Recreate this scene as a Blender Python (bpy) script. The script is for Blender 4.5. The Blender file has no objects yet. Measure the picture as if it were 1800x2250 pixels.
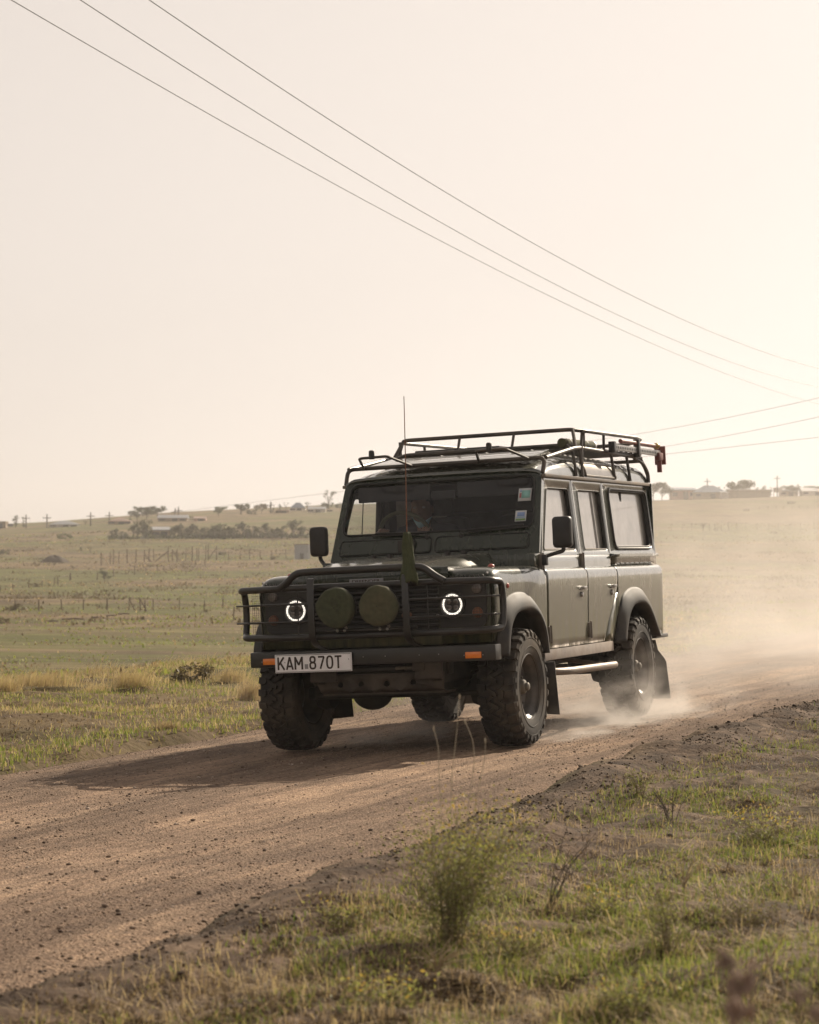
import bpy, bmesh, math, random
import numpy as np
from mathutils import Vector, Matrix

random.seed(7)
rng = np.random.default_rng(11)
SC = bpy.context.scene
COL = SC.collection
rad = math.radians

# ------------------------------------------------------------------ camera
YAW, PITCH, TILT = 0.3575, 0.0303, -0.04496
FWD = Vector((-math.sin(YAW) * math.cos(PITCH), math.cos(YAW) * math.cos(PITCH), math.sin(PITCH)))
CAM = Vector((5.5207, -14.8569, 1.0787))
cd = bpy.data.cameras.new('camera')
cam = bpy.data.objects.new('camera', cd)
COL.objects.link(cam)
cam.location = CAM
cam.rotation_euler = (math.pi / 2 + PITCH, 0, YAW)
cd.sensor_fit = 'HORIZONTAL'
cd.sensor_width = 24.0
cd.lens = 70.0
cd.clip_start = 0.1
cd.clip_end = 4000
cd.dof.use_dof = True
cd.dof.focus_distance = 15.6
cd.dof.aperture_fstop = 5.6
SC.camera = cam
# the road is banked: the vehicle and the road plane share this tilt
V2W = Matrix.Rotation(TILT, 4, FWD)
NRM = V2W.to_3x3() @ Vector((0, 0, 1))

# ------------------------------------------------------------------ sky and sun
SUN_EL, SUN_AZ = rad(32), rad(15)          # azimuth from +Y towards +X
world = bpy.data.worlds.new('World')
SC.world = world
world.use_nodes = True
wn, wl = world.node_tree.nodes, world.node_tree.links
wn.clear()
sky = wn.new('ShaderNodeTexSky')
sky.sky_type = 'NISHITA'
sky.sun_disc = False
sky.sun_elevation = SUN_EL
sky.sun_rotation = SUN_AZ
sky.altitude = 1600
sky.air_density = 1.0
sky.dust_density = 9.0
sky.ozone_density = 0.6
hs = wn.new('ShaderNodeHueSaturation')
hs.inputs['Saturation'].default_value = 0.14
tint = wn.new('ShaderNodeMix'); tint.data_type = 'RGBA'; tint.blend_type = 'MULTIPLY'
tint.inputs['Factor'].default_value = 1.0
tint.inputs['B'].default_value = (1.0, 0.90, 0.82, 1)
tint2 = wn.new('ShaderNodeMix'); tint2.data_type = 'RGBA'; tint2.blend_type = 'MULTIPLY'
tint2.inputs['Factor'].default_value = 1.0
tint2.inputs['B'].default_value = (1.0, 0.937, 0.885, 1)
bg = wn.new('ShaderNodeBackground'); bg.inputs['Strength'].default_value = 0.10
wo = wn.new('ShaderNodeOutputWorld')
def wscale(src, f):
    v = wn.new('ShaderNodeVectorMath'); v.operation = 'SCALE'; v.inputs['Scale'].default_value = f
    wl.new(src, v.inputs[0]); return v.outputs[0]
wl.new(sky.outputs[0], hs.inputs['Color']); wl.new(hs.outputs[0], tint.inputs['A'])
lo = wscale(tint.outputs['Result'], 0.1)                     # thick dusty air evens the bright part of the sky out
ad = wn.new('ShaderNodeVectorMath'); ad.operation = 'ADD'; wl.new(lo, ad.inputs[0]); ad.inputs[1].default_value = (.45, .45, .45)
dv = wn.new('ShaderNodeVectorMath'); dv.operation = 'DIVIDE'; wl.new(lo, dv.inputs[0]); wl.new(ad.outputs[0], dv.inputs[1])
wl.new(wscale(dv.outputs[0], 1.45), tint2.inputs['A']); wl.new(wscale(tint2.outputs['Result'], 6.65), bg.inputs['Color']); wl.new(bg.outputs[0], wo.inputs['Surface'])

sd = bpy.data.lights.new('sun', 'SUN')
sd.energy = 5.0
sd.angle = rad(0.6)
sd.color = (1.0, 0.86, 0.68)
sun = bpy.data.objects.new('sun', sd)
COL.objects.link(sun)
sun_dir = Vector((math.cos(SUN_EL) * math.sin(SUN_AZ), math.cos(SUN_EL) * math.cos(SUN_AZ), math.sin(SUN_EL)))
sun.rotation_euler = sun_dir.to_track_quat('Z', 'Y').to_euler()
sun.location = (10, 40, 30)

vs = SC.view_settings
vs.view_transform = 'Standard'; vs.look = 'None'; vs.exposure = 0.53; vs.gamma = 1.0; vs.use_curve_mapping = False
SC.cycles.use_denoising = True
SC.cycles.max_bounces = 6
SC.cycles.transparent_max_bounces = 12
SC.cycles.volume_bounces = 0
SC.cycles.volume_max_steps = 256
SC.cycles.sample_clamp_indirect = 6.0

# ------------------------------------------------------------------ helpers
def tag(o, label=None, cat=None, group=None, kind=None):
    if label: o['label'] = label
    if cat: o['category'] = cat
    if group: o['group'] = group
    if kind: o['kind'] = kind
    return o

def link(name, me, mat=None, parent=None):
    o = bpy.data.objects.new(name, me)
    COL.objects.link(o)
    if mat is not None and me is not None and len(me.materials) == 0: me.materials.append(mat)
    if parent is not None: o.parent = parent
    return o

def empty(name, loc=(0, 0, 0), rz=0.0):
    o = bpy.data.objects.new(name, None)
    COL.objects.link(o)
    o.location = loc; o.rotation_euler = (0, 0, rz)
    o.empty_display_size = 0.1
    return o

def np_mesh(name, verts, faces, smooth=False, attrs=None):
    """fast mesh from numpy arrays; faces is an (n,k) array or a list of such arrays"""
    if not isinstance(faces, list): faces = [faces]
    faces = [np.asarray(f, dtype=np.int32) for f in faces if len(f)]
    me = bpy.data.meshes.new(name)
    v = np.asarray(verts, dtype=np.float32)
    me.vertices.add(len(v)); me.vertices.foreach_set('co', v.ravel())
    loops = np.concatenate([f.ravel() for f in faces])
    sizes = np.concatenate([np.full(len(f), f.shape[1], dtype=np.int32) for f in faces])
    starts = np.concatenate([[0], np.cumsum(sizes)[:-1]]).astype(np.int32)
    me.loops.add(len(loops)); me.loops.foreach_set('vertex_index', loops)
    me.polygons.add(len(sizes)); me.polygons.foreach_set('loop_start', starts)
    if smooth: me.polygons.foreach_set('use_smooth', np.ones(len(sizes), dtype=bool))
    if attrs:
        for k, a in attrs.items():
            at = me.attributes.new(k, 'FLOAT', 'POINT'); at.data.foreach_set('value', np.asarray(a, dtype=np.float32))
    me.update(calc_edges=True)
    return me

class Noise2:
    def __init__(s, seed): s.t = np.random.default_rng(seed).random((256, 256))
    def __call__(s, x, y):
        xi = np.floor(x).astype(int); yi = np.floor(y).astype(int)
        fx = x - xi; fy = y - yi; fx = fx * fx * (3 - 2 * fx); fy = fy * fy * (3 - 2 * fy)
        g = lambda a, b: s.t[a & 255, b & 255]
        return (g(xi, yi) * (1 - fx) + g(xi + 1, yi) * fx) * (1 - fy) + (g(xi, yi + 1) * (1 - fx) + g(xi + 1, yi + 1) * fx) * fy
    def fbm(s, x, y, o=4):
        r = 0; a = 0.5; n = 0
        for i in range(o):
            r = r + a * s(x * 2 ** i + 17.3 * i, y * 2 ** i + 9.1 * i); n += a; a *= 0.5
        return r / n
NA, NB, NC = Noise2(1), Noise2(2), Noise2(3)
def sstep(v, a, b):
    t = np.clip((v - a) / (b - a), 0, 1); return t * t * (3 - 2 * t)

# ------------------------------------------------------------------ materials
def nmat(name):
    m = bpy.data.materials.new(name); m.use_nodes = True
    n, l = m.node_tree.nodes, m.node_tree.links
    return m, n, l, n['Principled BSDF'], n['Material Output']

def ramp(n, stops):
    r = n.new('ShaderNodeValToRGB')
    e = r.color_ramp.elements
    while len(e) < len(stops): e.new(0.5)
    for el, (p, c) in zip(e, stops):
        el.position = p; el.color = (c[0], c[1], c[2], 1)
    return r

def noise(n, l, scale, detail=4, rough=0.55, vec=None, dist=0.0):
    t = n.new('ShaderNodeTexNoise')
    t.inputs['Scale'].default_value = scale; t.inputs['Detail'].default_value = detail
    t.inputs['Roughness'].default_value = rough; t.inputs['Distortion'].default_value = dist
    if vec is not None: l.new(vec, t.inputs['Vector'])
    return t

def mixc(n, l, fac, a, b, blend='MIX'):
    m = n.new('ShaderNodeMix'); m.data_type = 'RGBA'; m.blend_type = blend
    for s, v in (('Factor', fac), ('A', a), ('B', b)):
        if isinstance(v, (int, float)): m.inputs[s].default_value = v
        elif isinstance(v, tuple): m.inputs[s].default_value = (v[0], v[1], v[2], 1)
        else: l.new(v, m.inputs[s])
    return m.outputs['Result']

def bump(n, l, height, strength, dist, bsdf, normal=None):
    b = n.new('ShaderNodeBump'); b.inputs['Strength'].default_value = strength; b.inputs['Distance'].default_value = dist
    l.new(height, b.inputs['Height'])
    if normal is not None: l.new(normal, b.inputs['Normal'])
    l.new(b.outputs[0], bsdf.inputs['Normal'])
    return b.outputs[0]

def simple(name, col, rough=0.6, metal=0.0, var=0.25, scale=14.0, bmp=0.0, spec=0.5, coat=0.0, dust=0.0):
    """painted / plastic / metal surface with grain and patchy wear"""
    m, n, l, b, o = nmat(name)
    tc = n.new('ShaderNodeTexCoord')
    nz = noise(n, l, scale, 6, 0.6, tc.outputs['Object'])
    lo = tuple(c * (1 - var) for c in col); hi = tuple(min(1, c * (1 + var)) for c in col)
    r = ramp(n, [(0.3, lo), (0.7, hi)]); l.new(nz.outputs['Fac'], r.inputs['Fac'])
    c = r.outputs['Color']
    b.inputs['Roughness'].default_value = rough
    if dust > 0:
        nd = noise(n, l, 3.2, 6, 0.62, tc.outputs['Object'])
        rd = ramp(n, [(0.42, (0, 0, 0)), (0.75, (dust, dust, dust))]); l.new(nd.outputs['Fac'], rd.inputs['Fac'])
        c = mixc(n, l, rd.outputs['Color'], c, (0.30, 0.225, 0.15))
        rr = n.new('ShaderNodeMath'); rr.operation = 'MULTIPLY_ADD'; l.new(rd.outputs['Color'], rr.inputs[0])
        rr.inputs[1].default_value = 0.5; rr.inputs[2].default_value = rough; l.new(rr.outputs[0], b.inputs['Roughness'])
    l.new(c, b.inputs['Base Color'])
    b.inputs['Metallic'].default_value = metal
    b.inputs['Specular IOR Level'].default_value = spec
    b.inputs['Coat Weight'].default_value = coat
    b.inputs['Coat Roughness'].default_value = 0.06
    if bmp > 0:
        nb = noise(n, l, scale * 12, 3, 0.6, tc.outputs['Object']); bump(n, l, nb.outputs['Fac'], bmp, 0.004, b)
    return m

def leafmat(name, stops, attr='v', trans=0.45, rough=0.6):
    """blades and leaves: hue by a per-blade value, light passes through them"""
    m, n, l, b, o = nmat(name)
    a = n.new('ShaderNodeAttribute'); a.attribute_name = attr
    r = ramp(n, stops); l.new(a.outputs['Fac'], r.inputs['Fac'])
    l.new(r.outputs['Color'], b.inputs['Base Color']); b.inputs['Roughness'].default_value = rough
    b.inputs['Specular IOR Level'].default_value = 0.25
    t = n.new('ShaderNodeBsdfTranslucent')
    br = mixc(n, l, 1.0, r.outputs['Color'], (1.0, 1.0, 0.75), 'MULTIPLY'); l.new(br, t.inputs['Color'])
    mx = n.new('ShaderNodeMixShader'); mx.inputs[0].default_value = trans
    l.new(b.outputs[0], mx.inputs[1]); l.new(t.outputs[0], mx.inputs[2]); l.new(mx.outputs[0], o.inputs['Surface'])
    return m

# ------------------------------------------------------------------ terrain
FH = Vector((-math.sin(YAW), math.cos(YAW)))      # horizontal view direction
RH = Vector((math.cos(YAW), math.sin(YAW)))
def to_st(x, y):
    dx, dy = x - CAM.x, y - CAM.y
    return dx * FH.x + dy * FH.y, dx * RH.x + dy * RH.y
def from_st(s, t):
    return CAM.x + s * FH.x + t * RH.x, CAM.y + s * FH.y + t * RH.y
def plane_z(x, y): return -(NRM.x * x + NRM.y * y) / NRM.z
PS = np.array([0, 26, 34, 60, 90, 140, 220, 280, 350, 480, 560, 900, 3000])
PZ = np.array([0, -.2, -1.0, -1.0, -1.0, -.45, 1.75, 4.2, 7.5, 13.6, 14.0, 8.0, -40])
def far_z(s, t):
    z = np.interp(s, PS, PZ)
    tilt = np.interp(t, [-400, -82, -18, 82, 400], [-6, -.5, 3.6, 5.2, 8])
    z = z + sstep(s, 250, 480) * tilt
    z = z + sstep(s, 40, 120) * ((NA.fbm(s / 60, t / 45, 3) - .5) * 1.3 + (NB.fbm(s / 14, t / 9, 3) - .5) * .35)
    return z
def near_shift(y): return .36 * sstep(-y, 2.5, 8.0) + .12 * sstep(y, 1, 6)
def road_mask(x, y):
    """1 on the road, 0 on the verges, with an uneven edge"""
    e = (NC.fbm(y * 0.9, x * 0.3 + 3, 3) - .5) * .22 + near_shift(y)
    return (1 - sstep(x, 1.72 + e, 2.00 + e)) * sstep(x, -2.5 + e * .3, -2.2 + e * .3)
def ground_h(x, y):
    x = np.asarray(x, float); y = np.asarray(y, float)
    s, t = to_st(x, y)
    p = plane_z(x, y)
    # verges: a low crumbly berm thrown up on the near side, gentle swells
    v = .03 + (NA.fbm(x * 1.1, y * .8, 4) - .5) * .16 + (NB.fbm(x * 5, y * 4, 4) - .5) * .10
    v = v + .045 * np.exp(-((x - 2.18 - near_shift(y) - (NC.fbm(y * .8, 0 * y, 2) - .5) * .3) / .22) ** 2)
    v = v * (1 + .5 * sstep(-x, 3, 7)) + .10 * sstep(-x, 4.5, 8.0)
    p = p + v
    w = np.maximum(sstep(-x, 8.2, 13.0), sstep(y, 45, 95))
    w = np.maximum(w, sstep(x, 40, 90))
    z = p * (1 - w) + far_z(s, t) * w
    return z - road_mask(x, y) * .16 * (1 - sstep(y, 60, 90))
def road_h(x, y):
    x = np.asarray(x, float); y = np.asarray(y, float)
    z = plane_z(x, y)
    z = z - .012 * np.exp(-((x - .72) / .22) ** 2) - .012 * np.exp(-((x + .8) / .22) ** 2)
    z = z + .02 * np.exp(-((x + .05) / .3) ** 2) * 0 + (NA.fbm(x * 2.2, y * .7 + 40, 3) - .5) * .022 + (NB.fbm(x * 9, y * 7, 3) - .5) * .012
    e = np.maximum(sstep(x - near_shift(y), 1.55, 2.35), sstep(-x, 2.0, 2.85))
    return z - e * .13 + .004
def gz(x, y): return float(ground_h(np.array([x]), np.array([y]))[0])

# ground sheet: fine around the road, coarser to the horizon, in camera-independent rows along the slope
def warp(a, b, n, p):   # n values from a to b denser at a
    q = np.linspace(0, 1, n) ** p; return a + (b - a) * q
xs = np.concatenate([-warp(2.9, 620, 120, 3.2)[::-1], np.linspace(-2.8, 4.8, 150), warp(4.9, 460, 50, 3.2)])
ys = np.concatenate([-warp(10.2, 120, 30, 2.4)[::-1], np.linspace(-10, 6, 240), warp(6.1, 720, 220, 2.4)])
GX, GY = np.meshgrid(xs, ys)
GZ = ground_h(GX, GY)
nx_, ny_ = len(xs), len(ys)
idx = np.arange(nx_ * ny_).reshape(ny_, nx_)
gf = np.stack([idx[:-1, :-1], idx[:-1, 1:], idx[1:, 1:], idx[1:, :-1]], -1).reshape(-1, 4)

def ground_material():
    m, n, l, b, o = nmat('field_earth')
    geo = n.new('ShaderNodeNewGeometry')
    pos = geo.outputs['Position']
    mp = n.new('ShaderNodeMapping'); mp.inputs['Scale'].default_value = (.55, 1.0, 1); mp.inputs['Rotation'].default_value = (0, 0, -YAW)
    l.new(pos, mp.inputs['Vector'])
    big = noise(n, l, .042, 5, .62, mp.outputs[0], .7)
    mid = noise(n, l, .35, 7, .72, mp.outputs[0], .5)
    fine = noise(n, l, 5, 6, .7, pos)
    dry = ramp(n, [(.30, (.042, .031, .019)), (.45, (.098, .072, .040)), (.58, (.165, .122, .068)), (.76, (.27, .205, .115))]); l.new(mid.outputs['Fac'], dry.inputs['Fac'])
    grn = ramp(n, [(.3, (.045, .046, .017)), (.5, (.085, .086, .028)), (.7, (.15, .15, .044))]); l.new(mid.outputs['Fac'], grn.inputs['Fac'])
    gm = ramp(n, [(.45, (0, 0, 0)), (.54, (1, 1, 1))]); l.new(big.outputs['Fac'], gm.inputs['Fac'])
    c = mixc(n, l, gm.outputs['Color'], dry.outputs['Color'], grn.outputs['Color'])
    soil = ramp(n, [(.3, (.030, .022, .017)), (.5, (.085, .060, .043)), (.7, (.20, .144, .102))]); l.new(fine.outputs['Fac'], soil.inputs['Fac'])
    sm = ramp(n, [(.56, (0, 0, 0)), (.66, (1, 1, 1))])
    ms = noise(n, l, .9, 6, .7, pos, .5); l.new(ms.outputs['Fac'], sm.inputs['Fac'])
    c = mixc(n, l, sm.outputs['Color'], c, soil.outputs['Color'])
    # bare trampled soil near the road
    a = n.new('ShaderNodeAttribute'); a.attribute_name = 'bare'
    c = mixc(n, l, a.outputs['Fac'], c, soil.outputs['Color'])
    l.new(c, b.inputs['Base Color'])
    b.inputs['Roughness'].default_value = .95; b.inputs['Specular IOR Level'].default_value = .1
    bump(n, l, fine.outputs['Fac'], .9, .05, b)
    return m
bare = np.clip(np.exp(-((GX - 2.25 - near_shift(GY)) / .45) ** 2) * 1.1 + .8 * sstep(GX, 2.2, 2.6) * (GX < 60) + .45 * np.exp(-((GX + 2.6) / .35) ** 2), 0, 1)
gme = np_mesh('ground', np.stack([GX, GY, GZ], -1).reshape(-1, 3), gf, True, {'bare': bare.ravel()})
ground = tag(link('ground', gme, ground_material()), 'dry grassland field rising to a low hill', kind='structure')

def road_material():
    m, n, l, b, o = nmat('gravel_dirt')
    geo = n.new('ShaderNodeNewGeometry'); pos = geo.outputs['Position']
    mp = n.new('ShaderNodeMapping'); mp.inputs['Scale'].default_value = (1, .12, 1); l.new(pos, mp.inputs['Vector'])
    streak = noise(n, l, 2.6, 5, .6, mp.outputs[0], .3)
    mid = noise(n, l, 1.3, 5, .6, pos)
    fine = noise(n, l, 34, 5, .75, pos)
    grit = n.new('ShaderNodeTexVoronoi'); grit.inputs['Scale'].default_value = 75; l.new(pos, grit.inputs['Vector'])
    base = ramp(n, [(.3, (.23, .174, .134)), (.5, (.335, .256, .196)), (.72, (.46, .357, .268))]); l.new(streak.outputs['Fac'], base.inputs['Fac'])
    mp2 = n.new('ShaderNodeMapping'); mp2.inputs['Scale'].default_value = (1, .045, 1); l.new(pos, mp2.inputs['Vector'])
    rut = noise(n, l, 9, 4, .7, mp2.outputs[0], .15); rr = ramp(n, [(.36, (.66, .66, .67)), (.52, (1, 1, 1)), (.66, (1.28, 1.26, 1.22))]); l.new(rut.outputs['Fac'], rr.inputs['Fac'])
    sx = n.new('ShaderNodeSeparateXYZ'); l.new(pos, sx.inputs[0])
    tk = n.new('ShaderNodeFloatCurve'); tkm = n.new('ShaderNodeMapRange'); tkm.inputs['From Min'].default_value = -2.5; tkm.inputs['From Max'].default_value = 2.2; l.new(sx.outputs['X'], tkm.inputs['Value'])
    trk = ramp(n, [(.0, (.74, .73, .73)), (.24, (.80, .80, .80)), (.36, (1.24, 1.22, 1.19)), (.50, (.80, .80, .81)), (.68, (1.24, 1.22, 1.19)), (.82, (.86, .85, .85)), (1, (.80, .78, .76))]); l.new(tkm.outputs[0], trk.inputs['Fac']); n.remove(tk)
    c2 = ramp(n, [(.3, (.62, .60, .60)), (.7, (1.22, 1.18, 1.12))]); l.new(mid.outputs['Fac'], c2.inputs['Fac'])
    c = mixc(n, l, .8, base.outputs['Color'], c2.outputs['Color'], 'MULTIPLY')
    c = mixc(n, l, .85, c, rr.outputs['Color'], 'MULTIPLY'); c = mixc(n, l, .9, c, trk.outputs['Color'], 'MULTIPLY')
    c3 = ramp(n, [(.32, (.45, .42, .42)), (.62, (1.15, 1.12, 1.08))]); l.new(fine.outputs['Fac'], c3.inputs['Fac'])
    c = mixc(n, l, .85, c, c3.outputs['Color'], 'MULTIPLY')
    gv = n.new('ShaderNodeSeparateColor'); l.new(grit.outputs['Color'], gv.inputs[0])
    g4 = ramp(n, [(.0, (.55, .52, .52)), (.35, (.95, .95, .95)), (.9, (1.05, 1.02, 1.0)), (1.0, (1.5, 1.45, 1.4))]); l.new(gv.outputs[0], g4.inputs['Fac'])
    c = mixc(n, l, .7, c, g4.outputs['Color'], 'MULTIPLY')
    l.new(c, b.inputs['Base Color']); b.inputs['Roughness'].default_value = .95; b.inputs['Specular IOR Level'].default_value = .12
    add = n.new('ShaderNodeMath'); add.operation = 'MULTIPLY_ADD'
    l.new(grit.outputs['Distance'], add.inputs[0]); add.inputs[1].default_value = -.7; l.new(fine.outputs['Fac'], add.inputs[2])
    bump(n, l, add.outputs[0], 1.0, .022, b)
    return m
rxs = np.linspace(-2.95, 2.85, 160)
rys = np.concatenate([-warp(10.1, 70, 40, 2)[::-1], np.linspace(-10, 8, 420), warp(8.1, 95, 130, 1.8)])
RX, RY = np.meshgrid(rxs, rys); RZ = road_h(RX, RY)
idx = np.arange(RX.size).reshape(RX.shape)
rf = np.stack([idx[:-1, :-1], idx[:-1, 1:], idx[1:, 1:], idx[1:, :-1]], -1).reshape(-1, 4)
road = tag(link('road', np_mesh('road', np.stack([RX, RY, RZ], -1).reshape(-1, 3), rf, True), road_material()), 'brown gravel dirt road', kind='structure')

# ------------------------------------------------------------------ mesh builders
class MB:
    """collects simple shapes, then becomes ONE mesh object"""
    def __init__(s): s.v = []; s.f = []
    def add(s, vs, fs):
        k = len(s.v); s.v += [tuple(p) for p in vs]; s.f += [tuple(i + k for i in f) for f in fs]; return s
    def box(s, x0, x1, y0, y1, z0, z1, bev=0.0, rot=None, at=None):
        bm = bmesh.new(); bmesh.ops.create_cube(bm, size=1)
        for v in bm.verts:
            v.co = Vector(((x0 + x1) / 2 + v.co.x * (x1 - x0), (y0 + y1) / 2 + v.co.y * (y1 - y0), (z0 + z1) / 2 + v.co.z * (z1 - z0)))
        if bev > 0: bmesh.ops.bevel(bm, geom=bm.edges[:], offset=bev, segments=2, profile=.6, affect='EDGES')
        return s.bm(bm, rot, at)
    def bm(s, bm, rot=None, at=None):
        bm.verts.index_update()
        vs = [v.co.copy() for v in bm.verts]
        if rot is not None:
            c = Vector(at) if at else Vector((0, 0, 0)); vs = [rot @ (p - c) + c for p in vs]
        fs = [[v.index for v in f.verts] for f in bm.faces]; bm.free()
        return s.add(vs, fs)
    def tube(s, pts, r, n=10, closed=False, fillet=0.0, seg=5, taper=None, cap=True):
        P = [Vector(p) for p in pts]
        if fillet > 0 and len(P) > 2:
            Q = []; N = len(P)
            for i in range(N):
                if not closed and i in (0, N - 1): Q.append(P[i]); continue
                a, b, c = P[i - 1], P[i], P[(i + 1) % N]
                d1 = min(fillet, (a - b).length * .45); d2 = min(fillet, (c - b).length * .45)
                p1 = b + (a - b).normalized() * d1; p2 = b + (c - b).normalized() * d2
                for k in range(seg + 1):
                    t = k / seg; Q.append(p1 * (1 - t) ** 2 + b * 2 * t * (1 - t) + p2 * t * t)
            P = Q
        N = len(P); T = []
        for i in range(N):
            if closed: d = P[(i + 1) % N] - P[i - 1]
            else: d = P[min(i + 1, N - 1)] - P[max(i - 1, 0)]
            T.append(d.normalized())
        up = Vector((0, 0, 1)) if abs(T[0].z) < .9 else Vector((0, 1, 0))
        nrm = (up - T[0] * up.dot(T[0])).normalized(); vs = []
        for i in range(N):
            nrm = (nrm - T[i] * nrm.dot(T[i])).normalized(); bi = T[i].cross(nrm)
            rr = r if taper is None else r * (1 + (taper - 1) * i / max(1, N - 1))
            vs += [P[i] + (nrm * math.cos(2 * math.pi * k / n) + bi * math.sin(2 * math.pi * k / n)) * rr for k in range(n)]
        fs = []
        for i in range(N if closed else N - 1):
            j = (i + 1) % N
            fs += [(i * n + k, i * n + (k + 1) % n, j * n + (k + 1) % n, j * n + k) for k in range(n)]
        if cap and not closed: fs += [tuple(range(n))[::-1], tuple((N - 1) * n + k for k in range(n))]
        return s.add(vs, fs)
    def lathe(s, prof, n=32, axis='x', at=(0, 0, 0), sgn=1, a0=0, a1=2 * math.pi):
        """prof: list of (radius, offset along axis)"""
        full = abs(a1 - a0 - 2 * math.pi) < 1e-6; m = n if full else n + 1; vs = []
        for r, h in prof:
            for k in range(m):
                a = a0 + (a1 - a0) * k / n; u, w = r * math.cos(a), r * math.sin(a)
                p = {'x': (sgn * h, u, w), 'y': (u, sgn * h, w), 'z': (u, w, sgn * h)}[axis]
                vs.append((p[0] + at[0], p[1] + at[1], p[2] + at[2]))
        fs = []
        for i in range(len(prof) - 1):
            for k in range(n):
                j = (k + 1) % m; fs.append((i * m + k, i * m + j, (i + 1) * m + j, (i + 1) * m + k))
        return s.add(vs, fs)
    def grid(s, rows):
        """rows of points, same length"""
        k = len(rows[0]); vs = [p for r in rows for p in r]
        fs = [(i * k + j, i * k + j + 1, (i + 1) * k + j + 1, (i + 1) * k + j) for i in range(len(rows) - 1) for j in range(k - 1)]
        return s.add(vs, fs)
    def ring(s, outer, inner):
        n = len(outer)
        return s.add(list(outer) + list(inner), [(i, (i + 1) % n, n + (i + 1) % n, n + i) for i in range(n)])
    def sphere(s, c, r, seg=16, rings=10, sc=(1, 1, 1)):
        bm = bmesh.new(); bmesh.ops.create_uvsphere(bm, u_segments=seg, v_segments=rings, radius=r)
        for v in bm.verts: v.co = Vector((v.co.x * sc[0] + c[0], v.co.y * sc[1] + c[1], v.co.z * sc[2] + c[2]))
        return s.bm(bm)
    def mesh(s, name, smooth=True, ang=35, weld=True):
        me = bpy.data.meshes.new(name); me.from_pydata([tuple(p) for p in s.v], [], s.f)
        bm = bmesh.new(); bm.from_mesh(me)
        if weld: bmesh.ops.remove_doubles(bm, verts=bm.verts, dist=1e-5)
        bmesh.ops.recalc_face_normals(bm, faces=bm.faces); bm.to_mesh(me); bm.free()
        if smooth:
            me.shade_smooth(); me.set_sharp_from_angle(angle=rad(ang))
        return me
    def build(s, name, mat, parent=None, solid=0.0, off=-1.0, smooth=True, ang=35):
        o = link(name, s.mesh(name, smooth, ang), mat, parent)
        if solid:
            md = o.modifiers.new('thickness', 'SOLIDIFY'); md.thickness = solid; md.offset = off
        return o

def rquad(c4, r, k=5):
    """rounded quad: 4 corners (2-D) -> 4*(k+1) points; r is one radius or four"""
    out = []; n = 4
    rs = [r] * 4 if isinstance(r, (int, float)) else r
    C = [Vector(c) for c in c4]
    for i in range(n):
        a, b, c = C[i - 1], C[i], C[(i + 1) % n]
        p1 = b + (a - b).normalized() * rs[i]; p2 = b + (c - b).normalized() * rs[i]
        for j in range(k + 1):
            t = j / k; out.append(p1 * (1 - t) ** 2 + b * 2 * t * (1 - t) + p2 * t * t)
    return out

# ------------------------------------------------------------------ vehicle materials
def paint_material(name='green_paint', coat_ior=1.42):
    m, n, l, b, o = nmat(name)
    tc = n.new('ShaderNodeTexCoord'); ob = tc.outputs['Object']
    nz = noise(n, l, 5, 5, .6, ob)
    base = ramp(n, [(.3, (.008, .015, .010)), (.7, (.015, .024, .015))]); l.new(nz.outputs['Fac'], base.inputs['Fac'])
    mp = n.new('ShaderNodeMapping'); mp.inputs['Scale'].default_value = (3, 3, .45); l.new(ob, mp.inputs['Vector'])
    st = noise(n, l, 5, 6, .65, mp.outputs[0])
    rd = ramp(n, [(.36, (.08, .08, .08)), (.64, (.66, .66, .66))]); l.new(st.outputs['Fac'], rd.inputs['Fac'])
    sx = n.new('ShaderNodeSeparateXYZ'); l.new(ob, sx.inputs[0])
    mr = n.new('ShaderNodeMapRange'); mr.inputs['From Min'].default_value = .55; mr.inputs['From Max'].default_value = 1.12
    mr.inputs['To Min'].default_value = 1.15; mr.inputs['To Max'].default_value = .10; l.new(sx.outputs['Z'], mr.inputs['Value'])
    dm = n.new('ShaderNodeMath'); dm.operation = 'MULTIPLY'; l.new(rd.outputs['Color'], dm.inputs[0]); l.new(mr.outputs[0], dm.inputs[1])
    c = mixc(n, l, dm.outputs[0], base.outputs['Color'], (.135, .122, .048))
    l.new(c, b.inputs['Base Color'])
    rr = n.new('ShaderNodeMath'); rr.operation = 'MULTIPLY_ADD'; l.new(dm.outputs[0], rr.inputs[0])
    rr.inputs[1].default_value = .55; rr.inputs[2].default_value = .24; l.new(rr.outputs[0], b.inputs['Roughness'])
    b.inputs['Specular IOR Level'].default_value = .3
    cw = n.new('ShaderNodeMath'); cw.operation = 'MULTIPLY_ADD'; cw.use_clamp = True; l.new(dm.outputs[0], cw.inputs[0]); cw.inputs[1].default_value = -1.7; cw.inputs[2].default_value = 1.0; l.new(cw.outputs[0], b.inputs['Coat Weight']); b.inputs['Coat Roughness'].default_value = .07; b.inputs['Coat IOR'].default_value = coat_ior
    b.inputs['Sheen Weight'].default_value = .10; b.inputs['Sheen Roughness'].default_value = .35; b.inputs['Sheen Tint'].default_value = (1, .92, .80, 1)
    wv = noise(n, l, 2.2, 2, .5, ob); bump(n, l, wv.outputs['Fac'], .08, .03, b)
    return m
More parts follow.
